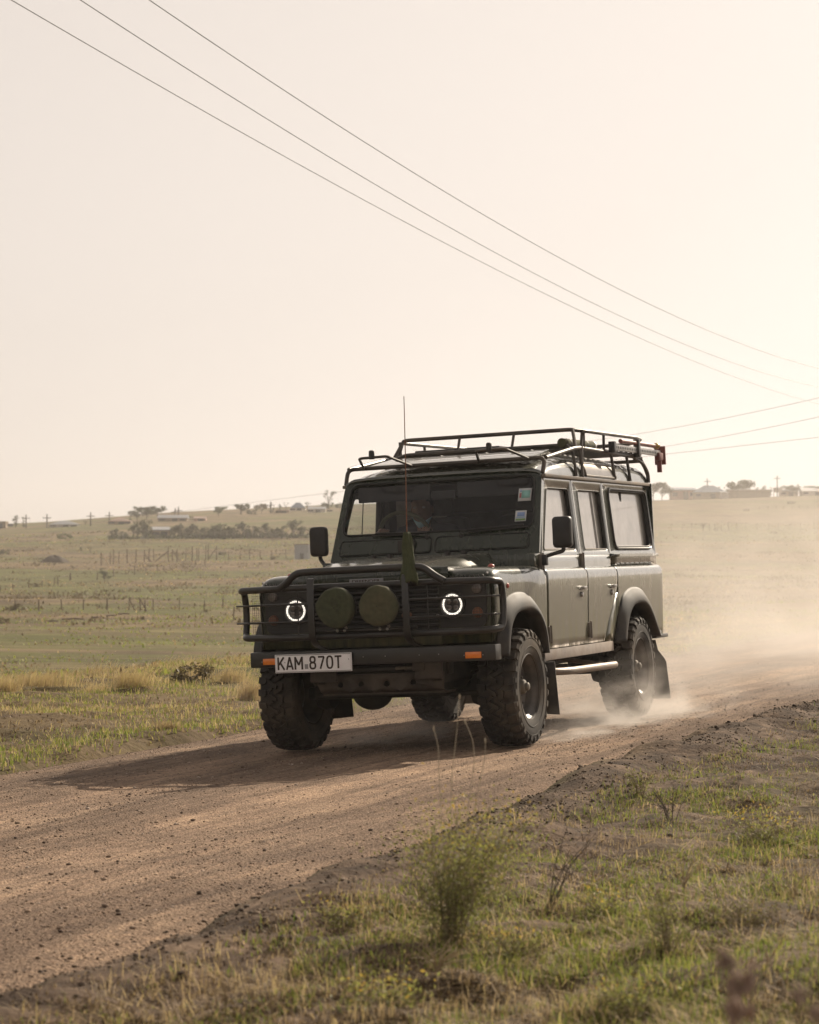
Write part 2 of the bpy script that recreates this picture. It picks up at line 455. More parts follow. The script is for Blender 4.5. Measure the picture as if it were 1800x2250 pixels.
def glass_material(name, tintc, dust, dustc=(.55, .48, .42), rough=.02, ior=1.62):
    """thin pane: what lies behind shows through, Fresnel reflection, dust film"""
    m, n, l, b, o = nmat(name); n.remove(b)
    tr = n.new('ShaderNodeBsdfTransparent'); tr.inputs[0].default_value = (*tintc, 1)
    gl = n.new('ShaderNodeBsdfGlossy'); gl.inputs['Roughness'].default_value = rough; gl.inputs['Color'].default_value = (.95, .95, .97, 1)
    fr = n.new('ShaderNodeFresnel'); fr.inputs['IOR'].default_value = ior
    gb = n.new('ShaderNodeNewGeometry'); mi = n.new('ShaderNodeMix'); mi.data_type = 'FLOAT'
    l.new(gb.outputs['Backfacing'], mi.inputs['Factor']); mi.inputs[2].default_value = ior; mi.inputs[3].default_value = 1 / ior
    l.new(mi.outputs[0], fr.inputs['IOR'])
    df = n.new('ShaderNodeBsdfDiffuse'); df.inputs['Color'].default_value = (*dustc, 1)
    tc = n.new('ShaderNodeTexCoord'); nz = noise(n, l, 6, 6, .65, tc.outputs['Object'])
    rd = ramp(n, [(.3, (dust * .5,) * 3), (.75, (dust * 1.5,) * 3)]); l.new(nz.outputs['Fac'], rd.inputs['Fac'])
    m1 = n.new('ShaderNodeMixShader'); l.new(rd.outputs['Color'], m1.inputs[0]); l.new(tr.outputs[0], m1.inputs[1]); l.new(df.outputs[0], m1.inputs[2])
    g2 = n.new('ShaderNodeBsdfGlossy'); g2.inputs['Roughness'].default_value = .33; g2.inputs['Color'].default_value = (.9, .86, .8, 1)
    mg = n.new('ShaderNodeMixShader'); mg.inputs[0].default_value = min(.5, dust * 3); l.new(gl.outputs[0], mg.inputs[1]); l.new(g2.outputs[0], mg.inputs[2])
    m2 = n.new('ShaderNodeMixShader'); l.new(fr.outputs[0], m2.inputs[0]); l.new(m1.outputs[0], m2.inputs[1]); l.new(mg.outputs[0], m2.inputs[2])
    l.new(m2.outputs[0], o.inputs['Surface'])
    return m
def emit_material(name, col, st):
    m, n, l, b, o = nmat(name)
    b.inputs['Emission Color'].default_value = (*col, 1); b.inputs['Emission Strength'].default_value = st
    b.inputs['Base Color'].default_value = (.8, .8, .8, 1)
    return m
M = {}
M['paint'] = paint_material()
M['paint_bright'] = paint_material('green_paint_bright', 2.1)      # same paint, coat strengthened to brighten sky reflection on sides and roof
M['black'] = simple('black_plastic', (.013, .013, .014), .5, var=.3, dust=.08, bmp=.1)
M['flare'] = simple('flare_plastic', (.016, .016, .017), .62, var=.25, dust=.20, spec=.3, scale=8)
M['blackmetal'] = simple('black_coated_steel', (.010, .010, .0105), .40, var=.3, dust=.07, coat=.1)
M['rack'] = simple('rack_tube_steel', (.030, .024, .020), .42, var=.35, dust=.28)
M['rubber'] = simple('tyre_rubber', (.026, .024, .023), .78, var=.3, scale=9, bmp=.25, dust=.28, spec=.3)
M['seal'] = simple('rubber_seal', (.012, .012, .012), .6, var=.2)
M['rim'] = simple('wheel_steel', (.055, .054, .054), .48, metal=.3, var=.3, dust=.35)
M['hub'] = simple('hub_steel', (.12, .11, .09), .5, metal=.4, var=.3, dust=.4)
M['dark'] = simple('underbody', (.010, .009, .008), .8, var=.4, dust=.12)
M['guard'] = simple('dusty_guard_plate', (.032, .024, .019), .7, var=.35, dust=.16)
M['glass'] = glass_material('windscreen_glass', (.96, .97, .98), .004, (.38, .38, .40), ior=1.42)
M['sideglass'] = glass_material('door_glass', (.92, .93, .92), .05, ior=1.5)
M['tint'] = glass_material('tinted_glass', (.05, .05, .055), .20, ior=2.6)
M['film'] = glass_material('film_glass', (.06, .06, .065), .22, (.66, .60, .55), ior=6.5)
M['inside'] = simple('interior_trim', (.018, .018, .020), .8, var=.2)
M['seat'] = simple('seat_fabric', (.03, .032, .036), .9, var=.3)
M['canvas'] = simple('olive_canvas', (.045, .052, .026), .9, var=.3, scale=30, bmp=.3, dust=.25)
M['cloth'] = simple('green_cloth', (.045, .055, .022), .9, var=.35, scale=22, bmp=.3)
M['plate'] = simple('plate_white', (.93, .91, .92), .45, var=.06, dust=.06)
M['ink'] = simple('plate_black', (.035, .022, .016), .5, var=.2)
M['orange'] = simple('amber_lens', (.75, .20, .02), .25, var=.15, coat=.5)
M['darkorange'] = simple('dusty_amber_lens', (.16, .05, .015), .35, var=.3, dust=.3)
M['red'] = simple('red_lens', (.35, .05, .03), .3, var=.2, coat=.3)
M['clear'] = simple('clear_lens', (.16, .14, .13), .15, var=.3, coat=.8, metal=.3)
M['halo'] = emit_material('led_halo', (1.0, .92, .80), .95)
M['chrome'] = simple('reflector', (.16, .16, .17), .18, metal=.9, var=.2)
M['badge'] = simple('worn_badge', (.30, .30, .31), .5, metal=.2, var=.25, dust=.3)
M['checker'] = simple('checker_plate', (.33, .29, .26), .45, metal=.45, var=.15, dust=.55)
M['alu'] = simple('dusty_tube', (.19, .155, .13), .42, metal=.35, var=.2, dust=.5)
M['gutter'] = simple('gutter_paint', (.12, .10, .08), .4, var=.25, dust=.7)
M['redpaint'] = simple('red_enamel', (.15, .03, .027), .45, var=.3, dust=.35)
M['steel'] = simple('galvanised_steel', (.35, .34, .33), .4, metal=.8, var=.25)
M['brass'] = simple('brass_fitting', (.45, .32, .14), .4, metal=.7, var=.25)
M['mirror'] = simple('mirror_glass', (.6, .6, .6), .03, metal=1.0, var=.02)
M['white'] = simple('sticker_white', (.62, .62, .62), .5, var=.06)
M['teal'] = simple('sticker_teal', (.26, .50, .46), .5, var=.2)
M['pink'] = simple('sticker_pink', (.45, .16, .17), .5, var=.2)
M['blue'] = simple('sticker_blue', (.24, .34, .58), .5, var=.2)
M['skyblue'] = simple('sticker_pale_blue', (.33, .45, .62), .5, var=.2)
M['stgreen'] = simple('sticker_green', (.20, .34, .14), .5, var=.2)

CAR = empty('safari_vehicle')
CAR.matrix_world = V2W
tag(CAR, 'dark green long-wheelbase off-road vehicle with bull bar and roof rack driving on dirt road', 'car')

# ------------------------------------------------------------------ vehicle body
def side_x(z):
    return float(np.interp(z, [.58, .80, 1.0, 1.078, 1.10, 1.12, 1.135, 1.145, 1.150, 1.225, 1.79],
                           [.797, .806, .812, .814, .8125, .807, .797, .783, .769, .768, .719]))
LOWROWS = [1.0, 1.04, 1.078, 1.10, 1.12, 1.135, 1.145, 1.150]
ARCH_F = ([-.50, -.47, -.42, -.30, -.12, .05, .20, .29, .315, .32], [.60, .70, .80, .87, .888, .885, .83, .74, .66, .585])
ARCH_R = ([2.28, 2.33, 2.42, 2.55, 2.70, 2.85, 2.98, 3.09, 3.18, 3.26], [.585, .70, .80, .855, .868, .862, .82, .74, .66, .59])
def bottom_at(y, base):
    for ay, az in (ARCH_F, ARCH_R):
        if ay[0] < y < ay[-1]: return max(base, float(np.interp(y, ay, az)) + .012)
    return base
def lower_skin(s, y0, y1, base, edge=None, top=None, n=None):
    """side skin from y0 to y1; edge(z) may bend the rear edge"""
    n = n or max(3, int((y1 - y0) / .03)); rows = []
    for i in range(n + 1):
        t = i / n; col = []
        yb = y0 + (y1 - y0) * t
        zb = bottom_at(yb, base)
        zz = [zb + (1.0 - zb) * k / 6 for k in range(6)] + LOWROWS + ([1.19, 1.232] if top is None else top)
        for z in zz:
            e = y1 if edge is None else edge(z)
            col.append((s * side_x(z), y0 + (e - y0) * t, z))
        rows.append(col)
    return rows
GAP = .006
def upper_frame(s, outer, inner, rin, name, parent, mat, recess=.034, glass='sideglass', seal=True):
    o2 = rquad(outer, .006); i2 = rquad(inner, rin)
    P = lambda q, dx=0: (s * (side_x(q[1]) + dx), q[0], q[1])
    fr = MB().ring([P(q) for q in o2], [P(q) for q in i2])
    fr.ring([P(q, -.03) for q in o2], [P(q) for q in o2])
    sl = MB().ring([P(q, .0015) for q in i2], [P(q, -recess) for q in i2])
    gl = MB(); n = len(i2); c = (sum(q[0] for q in i2) / n, sum(q[1] for q in i2) / n)
    gl.add([P(q, -recess + .004) for q in i2] + [P(c, -recess + .004)], [(i, (i + 1) % n, n) for i in range(n)])
    return fr, sl, gl

def make_door(s, front):
    y0, y1 = (.53 + GAP, 1.49) if front else (1.49 + GAP, 2.27)
    edge = None
    if not front:
        edge = lambda z: float(np.interp(z, [.60, .75, .95, 1.02], [1.90, 2.02, 2.235, 2.27]))
    sk = MB().grid(lower_skin(s, y0, y1, .605, edge, n=34))
    if front:
        outer = [(.575, 1.232), (.845, 1.772), (1.485, 1.772), (1.485, 1.232)]
        inner = [(.645, 1.272), (.885, 1.702), (1.392, 1.702), (1.402, 1.272)]
    else:
        outer = [(1.496, 1.232), (1.496, 1.772), (2.268, 1.772), (2.268, 1.232)]
        inner = [(1.625, 1.272), (1.622, 1.702), (2.205, 1.702), (2.215, 1.272)]
    fr, sl, gl = upper_frame(s, outer, inner, .035, '', None, None)
    sk.add(fr.v, fr.f)
    d = sk.build('front_door' if front else 'rear_door', M['paint_bright'], CAR, solid=.028)
    if s < 0: d.modifiers[0].offset = 1.0
    d.modifiers[0].offset = -1.0
    sl.build('window_seal', M['seal'], d, solid=.004, off=0)
    gl.build('window', M['film'] if s > 0 else (M['sideglass'] if front else M['tint']), d)
    if not front:
        yb = 2.065
        MB().tube([(s * (side_x(1.28) - .03), yb, 1.28), (s * (side_x(1.70) - .03), yb - .015, 1.70)], .011, 6).build('window_bar', M['steel'], d)
    else:
        MB().tube([(s * (side_x(1.28) - .036), 1.04, 1.28), (s * (side_x(1.70) - .036), 1.04, 1.70)], .004, 4).build('window_bar', M['seal'], d)
    # sill ledge under the glass
    MB().box(s * .742 - .02, s * .742 + .02, inner[0][0] + .03, inner[3][0] - .02, 1.262, 1.280, .004).build('window_ledge', M['gutter'], d)
    hy = 1.345 if front else 2.127; hx = s * .812
    h = MB().box(hx - .008, hx + .012, hy - .05, hy + .055, .985, 1.003, .004)
    h.box(hx - .004, hx + .03, hy - .035, hy + .04, .992, 1.012, .005)
    hd = h.build('handle', M['steel'], d)
    MB().lathe([(0, .012), (.017, .01), (.02, 0)], 14, 'x', (hx, hy - .01, .955), s).build('lock', M['steel'], hd)
    hyb = y0 + .018
    for z in (.70, 1.19):
        g = MB().box(s * (side_x(z)) - .012, s * (side_x(z)) + .016, hyb - .03, hyb + .02, z - .055, z + .055, .006)
        g.tube([(s * (side_x(z) + .016), hyb - .005, z - .06), (s * (side_x(z) + .016), hyb - .005, z + .06)], .009, 8)
        g.build('hinge', M['gutter'], d)
    return d
for s in (1, -1):
    make_door(s, True); make_door(s, False)

def roof_pt(y, a):
    """a: 0 at the left gutter .. 1 at the centre .. 2 at the right gutter"""
    f = float(np.interp(y, [.80, .86, 1.0, 1.25, 1.6, 3.3, 3.55, 3.63], [.27, .34, .55, .80, 1.0, 1.0, .94, .80]))
    X = [.728, .724, .712, .69, .655, .60, .50, .35, .18, 0]; Z = [0, .03, .07, .105, .132, .150, .163, .170, .174, .176]
    A = np.linspace(0, 1, len(X)); aa = a if a <= 1 else 2 - a
    x = float(np.interp(aa, A, X)) * (1 if a <= 1 else -1)
    rib = .006 * (1 if abs((aa * 9) % 1 - .5) < .25 and aa > .6 else 0)
    return (x, y, 1.792 + float(np.interp(aa, A, Z)) * f + rib * f)
ry = list(np.linspace(.80, 1.6, 14)) + list(np.linspace(1.68, 3.3, 14)) + [3.4, 3.5, 3.55, 3.60, 3.63]
roof = MB().grid([[roof_pt(y, a) for a in np.linspace(0, 2, 73)] for y in ry]).build('roof', M['paint_bright'], CAR, solid=.02)
for s in (1, -1):
    MB().box(s * .735 - .016, s * .735 + .016, .80, 3.635, 1.772, 1.796, .006).build('rain_gutter', M['gutter'], roof)
    aw = [[roof_pt(y, a if s > 0 else 2 - a) for a in np.linspace(.06, .36, 8)] for y in np.linspace(1.86, 2.66, 14)]
    aw = [[(p[0] + s * .006, p[1], p[2] + .003) for p in r] for r in aw]
    MB().grid(aw).build('alpine_window', M['tint'], roof)
    fr = [aw[0][0], aw[0][-1], aw[-1][-1], aw[-1][0]]
    loop = [r[0] for r in aw] + aw[-1][1:] + [r[-1] for r in aw[::-1]][1:] + aw[0][::-1][1:-1]
    MB().tube(loop, .008, 6, closed=True).build('window_seal', M['gutter'], roof)
# thin panel lying on the front of the roof
MB().box(-.60, .60, .93, 1.42, 1.900, 1.926, .006, Matrix.Rotation(rad(8.0), 3, 'X'), (0, .93, 1.90)).build('roof_panel', M['paint_bright'], roof)

for s in (1, -1):                                                   # rear quarters
    q = MB().grid(lower_skin(s, 2.27 + GAP, 3.60, .60, top=[]))
    # lower rear edge of the door opening
    rows = []
    for z in (.60, .66, .75, .85, .95, 1.02):
        e = float(np.interp(z, [.60, .75, .95, 1.02], [1.905, 2.026, 2.241, 2.276]))
        if e < 2.275: rows.append([(s * side_x(z), e, z), (s * side_x(z), min(2.30, e + .24), z)])
    q.grid(rows)
    q.grid([[(s * .768, y, 1.150), (s * .768, y, 1.212), (s * .79, y, 1.216), (s * .79, y, 1.236), (s * .767, y, 1.24)] for y in np.linspace(2.276, 3.60, 8)])
    fr, sl, gl = upper_frame(s, [(2.276, 1.24), (2.276, 1.772), (3.605, 1.772), (3.605, 1.24)],
                             [(2.445, 1.292), (2.432, 1.715), (3.49, 1.715), (3.49, 1.292)], .075, '', None, None, recess=.036)
    q.add(fr.v, fr.f)
    qo = q.build('rear_quarter_panel', M['paint_bright'], CAR, solid=.02)
    sl.build('window_seal', M['seal'], qo, solid=.012, off=0)
    gl.build('window', M['film'] if s > 0 else M['tint'], qo)
    i2 = rquad([(2.43, 1.278), (2.417, 1.729), (3.505, 1.729), (3.505, 1.278)], .085)
    MB().tube([(s * (side_x(p[1]) + .004), p[0], p[1]) for p in i2], .008, 6, closed=True).build('window_frame', M['blackmetal'], qo)
    MB().lathe([(0, .02), (.03, .018), (.036, 0)], 16, 'y', (s * .74, 3.605, 1.095), 1).build('tail_lamp', M['red'], CAR)
    for k in range(9):
        yy = 2.40 + k * .14
        MB().sphere((s * .769, yy, 1.168), .005, 6, 4).build('rivet', M['gutter'], qo)
# rear wall, floor, bulkhead
MB().box(-.76, .76, 3.592, 3.602, .60, 1.79).build('rear_wall', M['paint'], CAR)
MB().box(-.79, .79, .52, 3.58, .60, .64).build('floor_pan', M['dark'], CAR)
bk = MB().box(-.755, .755, .50, .56, .60, 1.235, .01); bk.box(-.765, .765, .42, .565, 1.16, 1.25, .012)
bk.build('bulkhead', M['paint'], CAR)
MB().box(-.42, .42, -.50, .48, .60, 1.12, .02).build('engine_bay_blocker', M['dark'], CAR)  # dark box added in the engine's place, keeps light from showing through

# windscreen frame, leaning back
WB, WT = Vector((.54, 1.243)), Vector((.822, 1.838))
WD = (WT - WB).normalized(); WN = Vector((-WD.y, WD.x)); WL = (WT - WB).length
def wpt(x, z, out=0.0):
    t = (z - WB.y) / (WT.y - WB.y); p = WB + (WT - WB) * t
    return (x, p.x + WN.x * out, p.y + WN.y * out)
wo2 = rquad([(-.762, 1.243), (-.722, 1.838), (.722, 1.838), (.762, 1.243)], [.02, .085, .085, .02])
wi2 = rquad([(-.690, 1.440), (-.668, 1.785), (.668, 1.785), (.690, 1.440)], [.05, .06, .06, .05])
wf = MB().ring([wpt(*q) for q in wo2], [wpt(*q) for q in wi2])
wf.ring([wpt(*q) for q in wi2], [wpt(*q, -.05) for q in wi2]); wf.ring([wpt(*q, -.06) for q in wo2], [wpt(*q) for q in wo2])
WF = wf.build('windscreen_frame', M['paint'], CAR)
n = len(wi2)
MB().add([wpt(*q, -.012) for q in wi2] + [wpt(0, 1.61, -.012)], [(i, (i + 1) % n, n) for i in range(n)]).build('windscreen', M['glass'], CAR)
wsl = MB().tube([wpt(*q, .002) for q in rquad([(-.697, 1.433), (-.674, 1.792), (.674, 1.792), (.697, 1.433)], .06)], .008, 6, closed=True).build('windscreen_seal', M['seal'], WF)
for x0, x1 in ((-.692, -.03), (.012, .672)):                         # air vent flaps under the glass
    f = MB(); pts = rquad([(x0, 1.298), (x0 + .004, 1.386), (x1 - .004, 1.386), (x1, 1.298)], .02)
    f.ring([wpt(*q, 0) for q in pts], [wpt(q[0], q[1], .008) for q in pts])
    k = len(pts); cx = (x0 + x1) / 2
    f.add([wpt(q[0], q[1], .008) for q in pts] + [wpt(cx, 1.342, .008)], [(i, (i + 1) % k, k) for i in range(k)])
    vf = f.build('vent_flap', M['paint'], WF)
    MB().tube([wpt(*q, .004) for q in rquad([(x0 - .008, 1.290), (x0 - .004, 1.394), (x1 + .004, 1.394), (x1 + .008, 1.290)], .025)], .004, 5, closed=True).build('vent_seal', M['seal'], vf)
MB().box(-.26, -.14, .55, .60, 1.30, 1.385, .006).build('vent_latch', M['black'], WF)
for s_, base, tip in ((-1, (-.06, 1.418), (-.44, 1.425)), (1, (.19, 1.418), (.64, 1.432))):
    w = MB().tube([wpt(base[0], base[1] - .02, .01), wpt(base[0], base[1], .03), wpt(tip[0], tip[1] + .006, .028)], .006, 6)
    w.tube([wpt(base[0] + s_ * .05, base[1] - .008, .018), wpt(tip[0] + s_ * .03, tip[1] - .006, .014)], .0055, 5)
    w.lathe([(0, .02), (.016, .018), (.018, 0)], 12, 'y', wpt(base[0], base[1] - .02, 0), -1)
    w.build('wiper', M['black'], CAR)
for x in (-.42, -.30, .12, .24):
    MB().box(x - .014, x + .014, .475, .53, 1.235, 1.29, .006).build('bonnet_hinge', M['black'], CAR)

# bonnet: flat crown, drooping nose, rounded shoulders, turned-down lip
def bon_z(x, y):
    c = float(np.interp(y, [-.60, -.55, -.48, -.36, -.22, -.05, .15, .47], [1.184, 1.193, 1.204, 1.222, 1.241, 1.256, 1.266, 1.272]))
    ax = abs(x); e = float(np.interp(ax, [0, .25, .40, .44, .47, .495, .515], [1, 1.0, .97, .90, .66, .30, 0]))
    rid = .010 * math.exp(-((ax - .20) / .10) ** 2) * float(np.interp(y, [-.5, -.2], [0, 1]))
    return 1.180 + (c - 1.180) * e - rid
bxs = [-.515, -.508, -.50, -.49, -.48, -.465, -.45, -.425] + list(np.linspace(-.40, .40, 33)) + [.425, .45, .465, .48, .49, .50, .508, .515]
bys = [-.60, -.59, -.57] + list(np.linspace(-.55, .47, 30))
rows = [[(x, -.612, 1.085) for x in bxs], [(x, -.616, 1.12) for x in bxs], [(x, -.612, 1.165) for x in bxs]] + [[(x, y, bon_z(x, y)) for x in bxs] for y in bys]
bon = MB().grid(rows)
for s in (-1, 1): bon.grid([[(s * .515, y, bon_z(.515, y)), (s * .512, y, 1.150)] for y in bys])
BON = bon.build('bonnet', M['paint'], CAR, ang=50)
bd = MB().box(-.153, .078, -.626, -.614, 1.097, 1.128, .003).build('badge', M['badge'], BON)

def text_mesh(name, body, size_x, size_z, mat, parent, loc, rotx=90, ext=.002, bold=0.0, spacing=1.0):
    """lettering: outlines turned into a thin solid, scaled to an exact width and height; local frame at its lower left"""
    cu = bpy.data.curves.new(name, 'FONT'); cu.body = body; cu.size = 1; cu.extrude = .5; cu.offset = bold; cu.space_character = spacing
    ob = bpy.data.objects.new(name, cu); COL.objects.link(ob)
    dg = bpy.context.evaluated_depsgraph_get(); dg.update()
    me = bpy.data.meshes.new_from_object(ob.evaluated_get(dg)); bpy.data.objects.remove(ob)
    v = np.zeros(len(me.vertices) * 3, dtype=np.float32); me.vertices.foreach_get('co', v); v = v.reshape(-1, 3)
    lo, hi = v.min(0), v.max(0); v = (v - lo) / (hi - lo)
    out = np.stack([v[:, 0] * size_x, -v[:, 2] * ext, v[:, 1] * size_z], -1)
    me.vertices.foreach_set('co', out.ravel().astype(np.float32)); me.update()
    me.materials.clear(); me.materials.append(mat)
    o = link(name, me, mat, parent); o.location = loc
    return o
text_mesh('badge_lettering', 'DEFENDER', .19, .018, M['ink'], bd, (-.132, -.6262, 1.104), bold=.012)

# front wings
def wing(s):
    w = MB(); rows = []
    for y in [-.592, -.590, -.583, -.57, -.55, -.52, -.48, -.43] + list(np.linspace(-.40, .50, 34)):
        zt = 1.166 - .066 * (1 - math.sqrt(max(0, 1 - ((max(0, -.47 - y)) / .123) ** 2)))
        k = zt - 1.166
        zb = bottom_at(y, .70 if y < 0 else .605)
        out = -.02 * (1 - math.sqrt(max(0, 1 - ((max(0, -.53 - y)) / .063) ** 2)))
        sec = [(.498, zt - .012), (.505, zt), (.60, zt + .002), (.70, zt), (.745, zt - .004), (.775, zt - .014), (.797, zt - .034), (.809, min(zt - .06, 1.10 + k)), (.814, min(1.078, zt - .075))]
        z1 = min(1.078, zt - .075)
        sec += [(side_x(z1 + (zb - z1) * t), z1 + (zb - z1) * t) for t in (.12, .28, .45, .63, .82, 1.0)]
        rows.append([(s * (x + out * (1 if x > .7 else 0)), y, z) for x, z in sec])
    w.grid(rows)
    # front face below the nose, behind the lamp surround
    w.grid([[(s * x, -.588, z) for x in (.43, .55, .66, .74, .782)] for z in (.695, .78, .9, 1.0, 1.102)])
    o = w.build('front_wing', M['paint'], CAR, ang=50)
    md = o.modifiers.new('thickness', 'SOLIDIFY'); md.thickness = .006; md.offset = 0
    sl = MB()
    for k in range(10):
        x = s * (.745 - k * .031)
        sl.box(x - .004, x + .004, -.604, -.582, 1.098, 1.122, .0, Matrix.Rotation(rad(-28), 3, 'Y'), (x, -.59, 1.11))
    sl.build('vent_slot', M['seal'], o)
    MB().tube([(s * .77, -.603, 1.125), (s * .77, -.590, 1.135)], .007, 8).build('marker_stud', M['steel'], o)
    MB().sphere((s * .816, -.336, 1.043), .018, 12, 8, (.6, 1, 1)).build('side_repeater', M['red'], o)
    MB().sphere((s * .70, -.30, 1.172), .022, 12, 8, (1, 1.3, .7)).build('wing_top_marker', M['red'], o)
    # lamp surround panel
    lp = rquad([(s * .452, .795), (s * .452, 1.092), (s * .758, 1.092), (s * .758, .795)], [.02, .02, .03, .06])
    pn = MB().ring([(q[0], -.592, q[1]) for q in lp], [(q[0], -.606, q[1]) for q in lp]); k = len(lp)
    pn.add([(q[0], -.606, q[1]) for q in lp] + [(s * .6, -.606, .94)], [(i, (i + 1) % k, k) for i in range(k)])
    pn.build('lamp_surround', M['black'], CAR)
    return o
for s in (1, -1): wing(s)
for s in (1, -1):                                                    # round headlights with a lit ring
    hx, hz = s * .537, .940
    hl = MB().lathe([(.062, -.010), (.084, -.004), (.088, .012), (.083, .026), (.073, .024), (.069, .014)], 40, 'y', (hx, -.606, hz), -1).build('headlight', M['blackmetal'], CAR)
    MB().lathe([(.0, -.002), (.068, -.001), (.069, .012)], 36, 'y', (hx, -.606, hz), -1).build('reflector', M['chrome'], hl)
    hal = MB().lathe([(.0545, .014), (.056, .020), (.0655, .020), (.067, .014)], 40, 'y', (hx, -.606, hz), -1).build('halo_ring', M['halo'], hl)
    pr = MB()
    for dx in (-.022, .022):
        for dz in (-.018, .018):
            pr.lathe([(.017, 0), (.017, .012), (.012, .017), (0, .019)], 14, 'y', (hx + dx, -.607, hz + dz), -1)
    pr.build('projector', M['clear'], hl)
    for z, nm, mt, r in ((1.034, 'side_lamp', 'clear', .034), (.884, 'indicator_lamp', 'darkorange', .034)):
        MB().lathe([(r, 0), (r, .010), (r * .8, .022), (0, .027)], 24, 'y', (s * .70, -.606, z), -1).build(nm, M[mt], CAR)
# grille between the lamps, slats recessed
gr = MB().box(-.45, .45, -.56, -.545, .79, 1.085).build('grille', M['seal'], CAR)
for k in range(9):
    z = .812 + k * .031
    MB().box(-.44, .44, -.596, -.568, z, z + .013, .003, Matrix.Rotation(rad(-20), 3, 'X'), (0, -.58, z)).build('grille_slat', M['black'], gr)
for z in (.875, .985):
    MB().lathe([(.0055, 0), (.0055, .006), (.009, .006), (.009, 0)], 12, 'y', (.43, -.600, z), -1).build('grille_bolt', M['steel'], gr)
MB().box(-.45, .45, -.60, -.575, .69, .785, .006).build('front_valance', M['paint'], CAR)

# wheel arch flares
def flare(s, A, B, name, lip):
    ya, za = A; yb, zb = B; K = 40
    ta, tb = np.linspace(0, 1, len(ya)), np.linspace(0, 1, len(yb)); tt = np.linspace(0, 1, K)
    def sm(t, a):
        q = np.interp(tt, t, a); q2 = q.copy()
        for _ in range(3): q2[1:-1] = (q2[:-2] + 2 * q2[1:-1] + q2[2:]) / 4
        return q2
    AY, AZ, BY, BZ = sm(ta, ya), sm(ta, za), sm(tb, yb), sm(tb, zb); rows = []
    for i in range(K):
        a = Vector((AY[i], AZ[i])); b = Vector((BY[i], BZ[i])); row = [(s * .800, *a), (s * .812, *a)]
        for t, x in ((.12, .822), (.30, .836), (.55, lip - .008), (.80, lip), (.95, lip + .002), (1.0, lip - .004)):
            p = a + (b - a) * t; row.append((s * x, *p))
        d = (b - a).normalized()
        row.append((s * (lip - .012), *(b + d * .004))); row.append((s * .76, *(b + d * .006)))
        rows.append(row)
    return MB().grid(rows).build(name, M['flare'], CAR, solid=.005, off=0, ang=60)
AF = ([-.59, -.575, -.51, -.39, -.22, 0, .20, .35, .43, .455], [.60, .70, .86, .965, 1.0, 1.0, .945, .84, .72, .58])
AR = ([2.17, 2.22, 2.30, 2.40, 2.58, 2.80, 3.0, 3.15, 3.30, 3.38], [.58, .70, .83, .93, .98, .985, .95, .86, .70, .585])
for s in (1, -1):
    flare(s, AF, ARCH_F, 'wheel_arch_flare', .862 if s > 0 else .90)
    flare(s, AR, ARCH_R, 'wheel_arch_flare', .862 if s > 0 else .90)
    for cy in (0, 2.794):
        L = MB().lathe([(.50, .36), (.50, .775)], 20, 'x', (0, cy, .40), s, rad(28), rad(152))
        L.add([(s * .40, cy - .52, .40), (s * .40, cy + .52, .40), (s * .40, cy + .5, .98), (s * .40, cy - .5, .98)], [(0, 1, 2, 3)])
        L.build('wheel_well', M['dark'], CAR)
    # sill, side step tube, mud flaps
    MB().box(s * .79 - .012, s * .79 + .012, .44, 2.13, .527, .598, .003).build('sill_plate', M['checker'], CAR)
    st = MB().tube([(s * .50, .60, .47), (s * .74, .66, .445), (s * .83, .86, .438), (s * .835, 1.5, .432), (s * .83, 2.08, .425), (s * .74, 2.2, .425)], .026, 14, fillet=.10)
    st.tube([(s * .42, 1.05, .50), (s * .83, 1.05, .44)], .018, 8); st.tube([(s * .42, 1.85, .50), (s * .83, 1.85, .43)], .018, 8)
    st.build('side_step', M['alu'], CAR)
    xs_ = (.60, .866) if s > 0 else (.62, .90)
    MB().add([(s * xs_[0], .44, .52), (s * xs_[1], .44, .52), (s * xs_[1], .50, .165), (s * xs_[0], .50, .185)], [(0, 1, 2, 3)]).build('mud_flap', M['rubber'], CAR, solid=.01, off=0)
    MB().add([(s * .56, 3.34, .56), (s * .80, 3.34, .56), (s * .815, 3.345, .48), (s * .862, 3.36, .41), (s * .872, 3.365, .385), (s * .885, 3.40, .098), (s * .56, 3.40, .098)], [(0, 1, 2, 3, 4, 5, 6)]).build('mud_flap', M['rubber'], CAR, solid=.01, off=0)
    MB().box(s * .70 - .12, s * .70 + .12, 3.30, 3.67, .572, .60, .006).build('rear_step', M['blackmetal'], CAR)

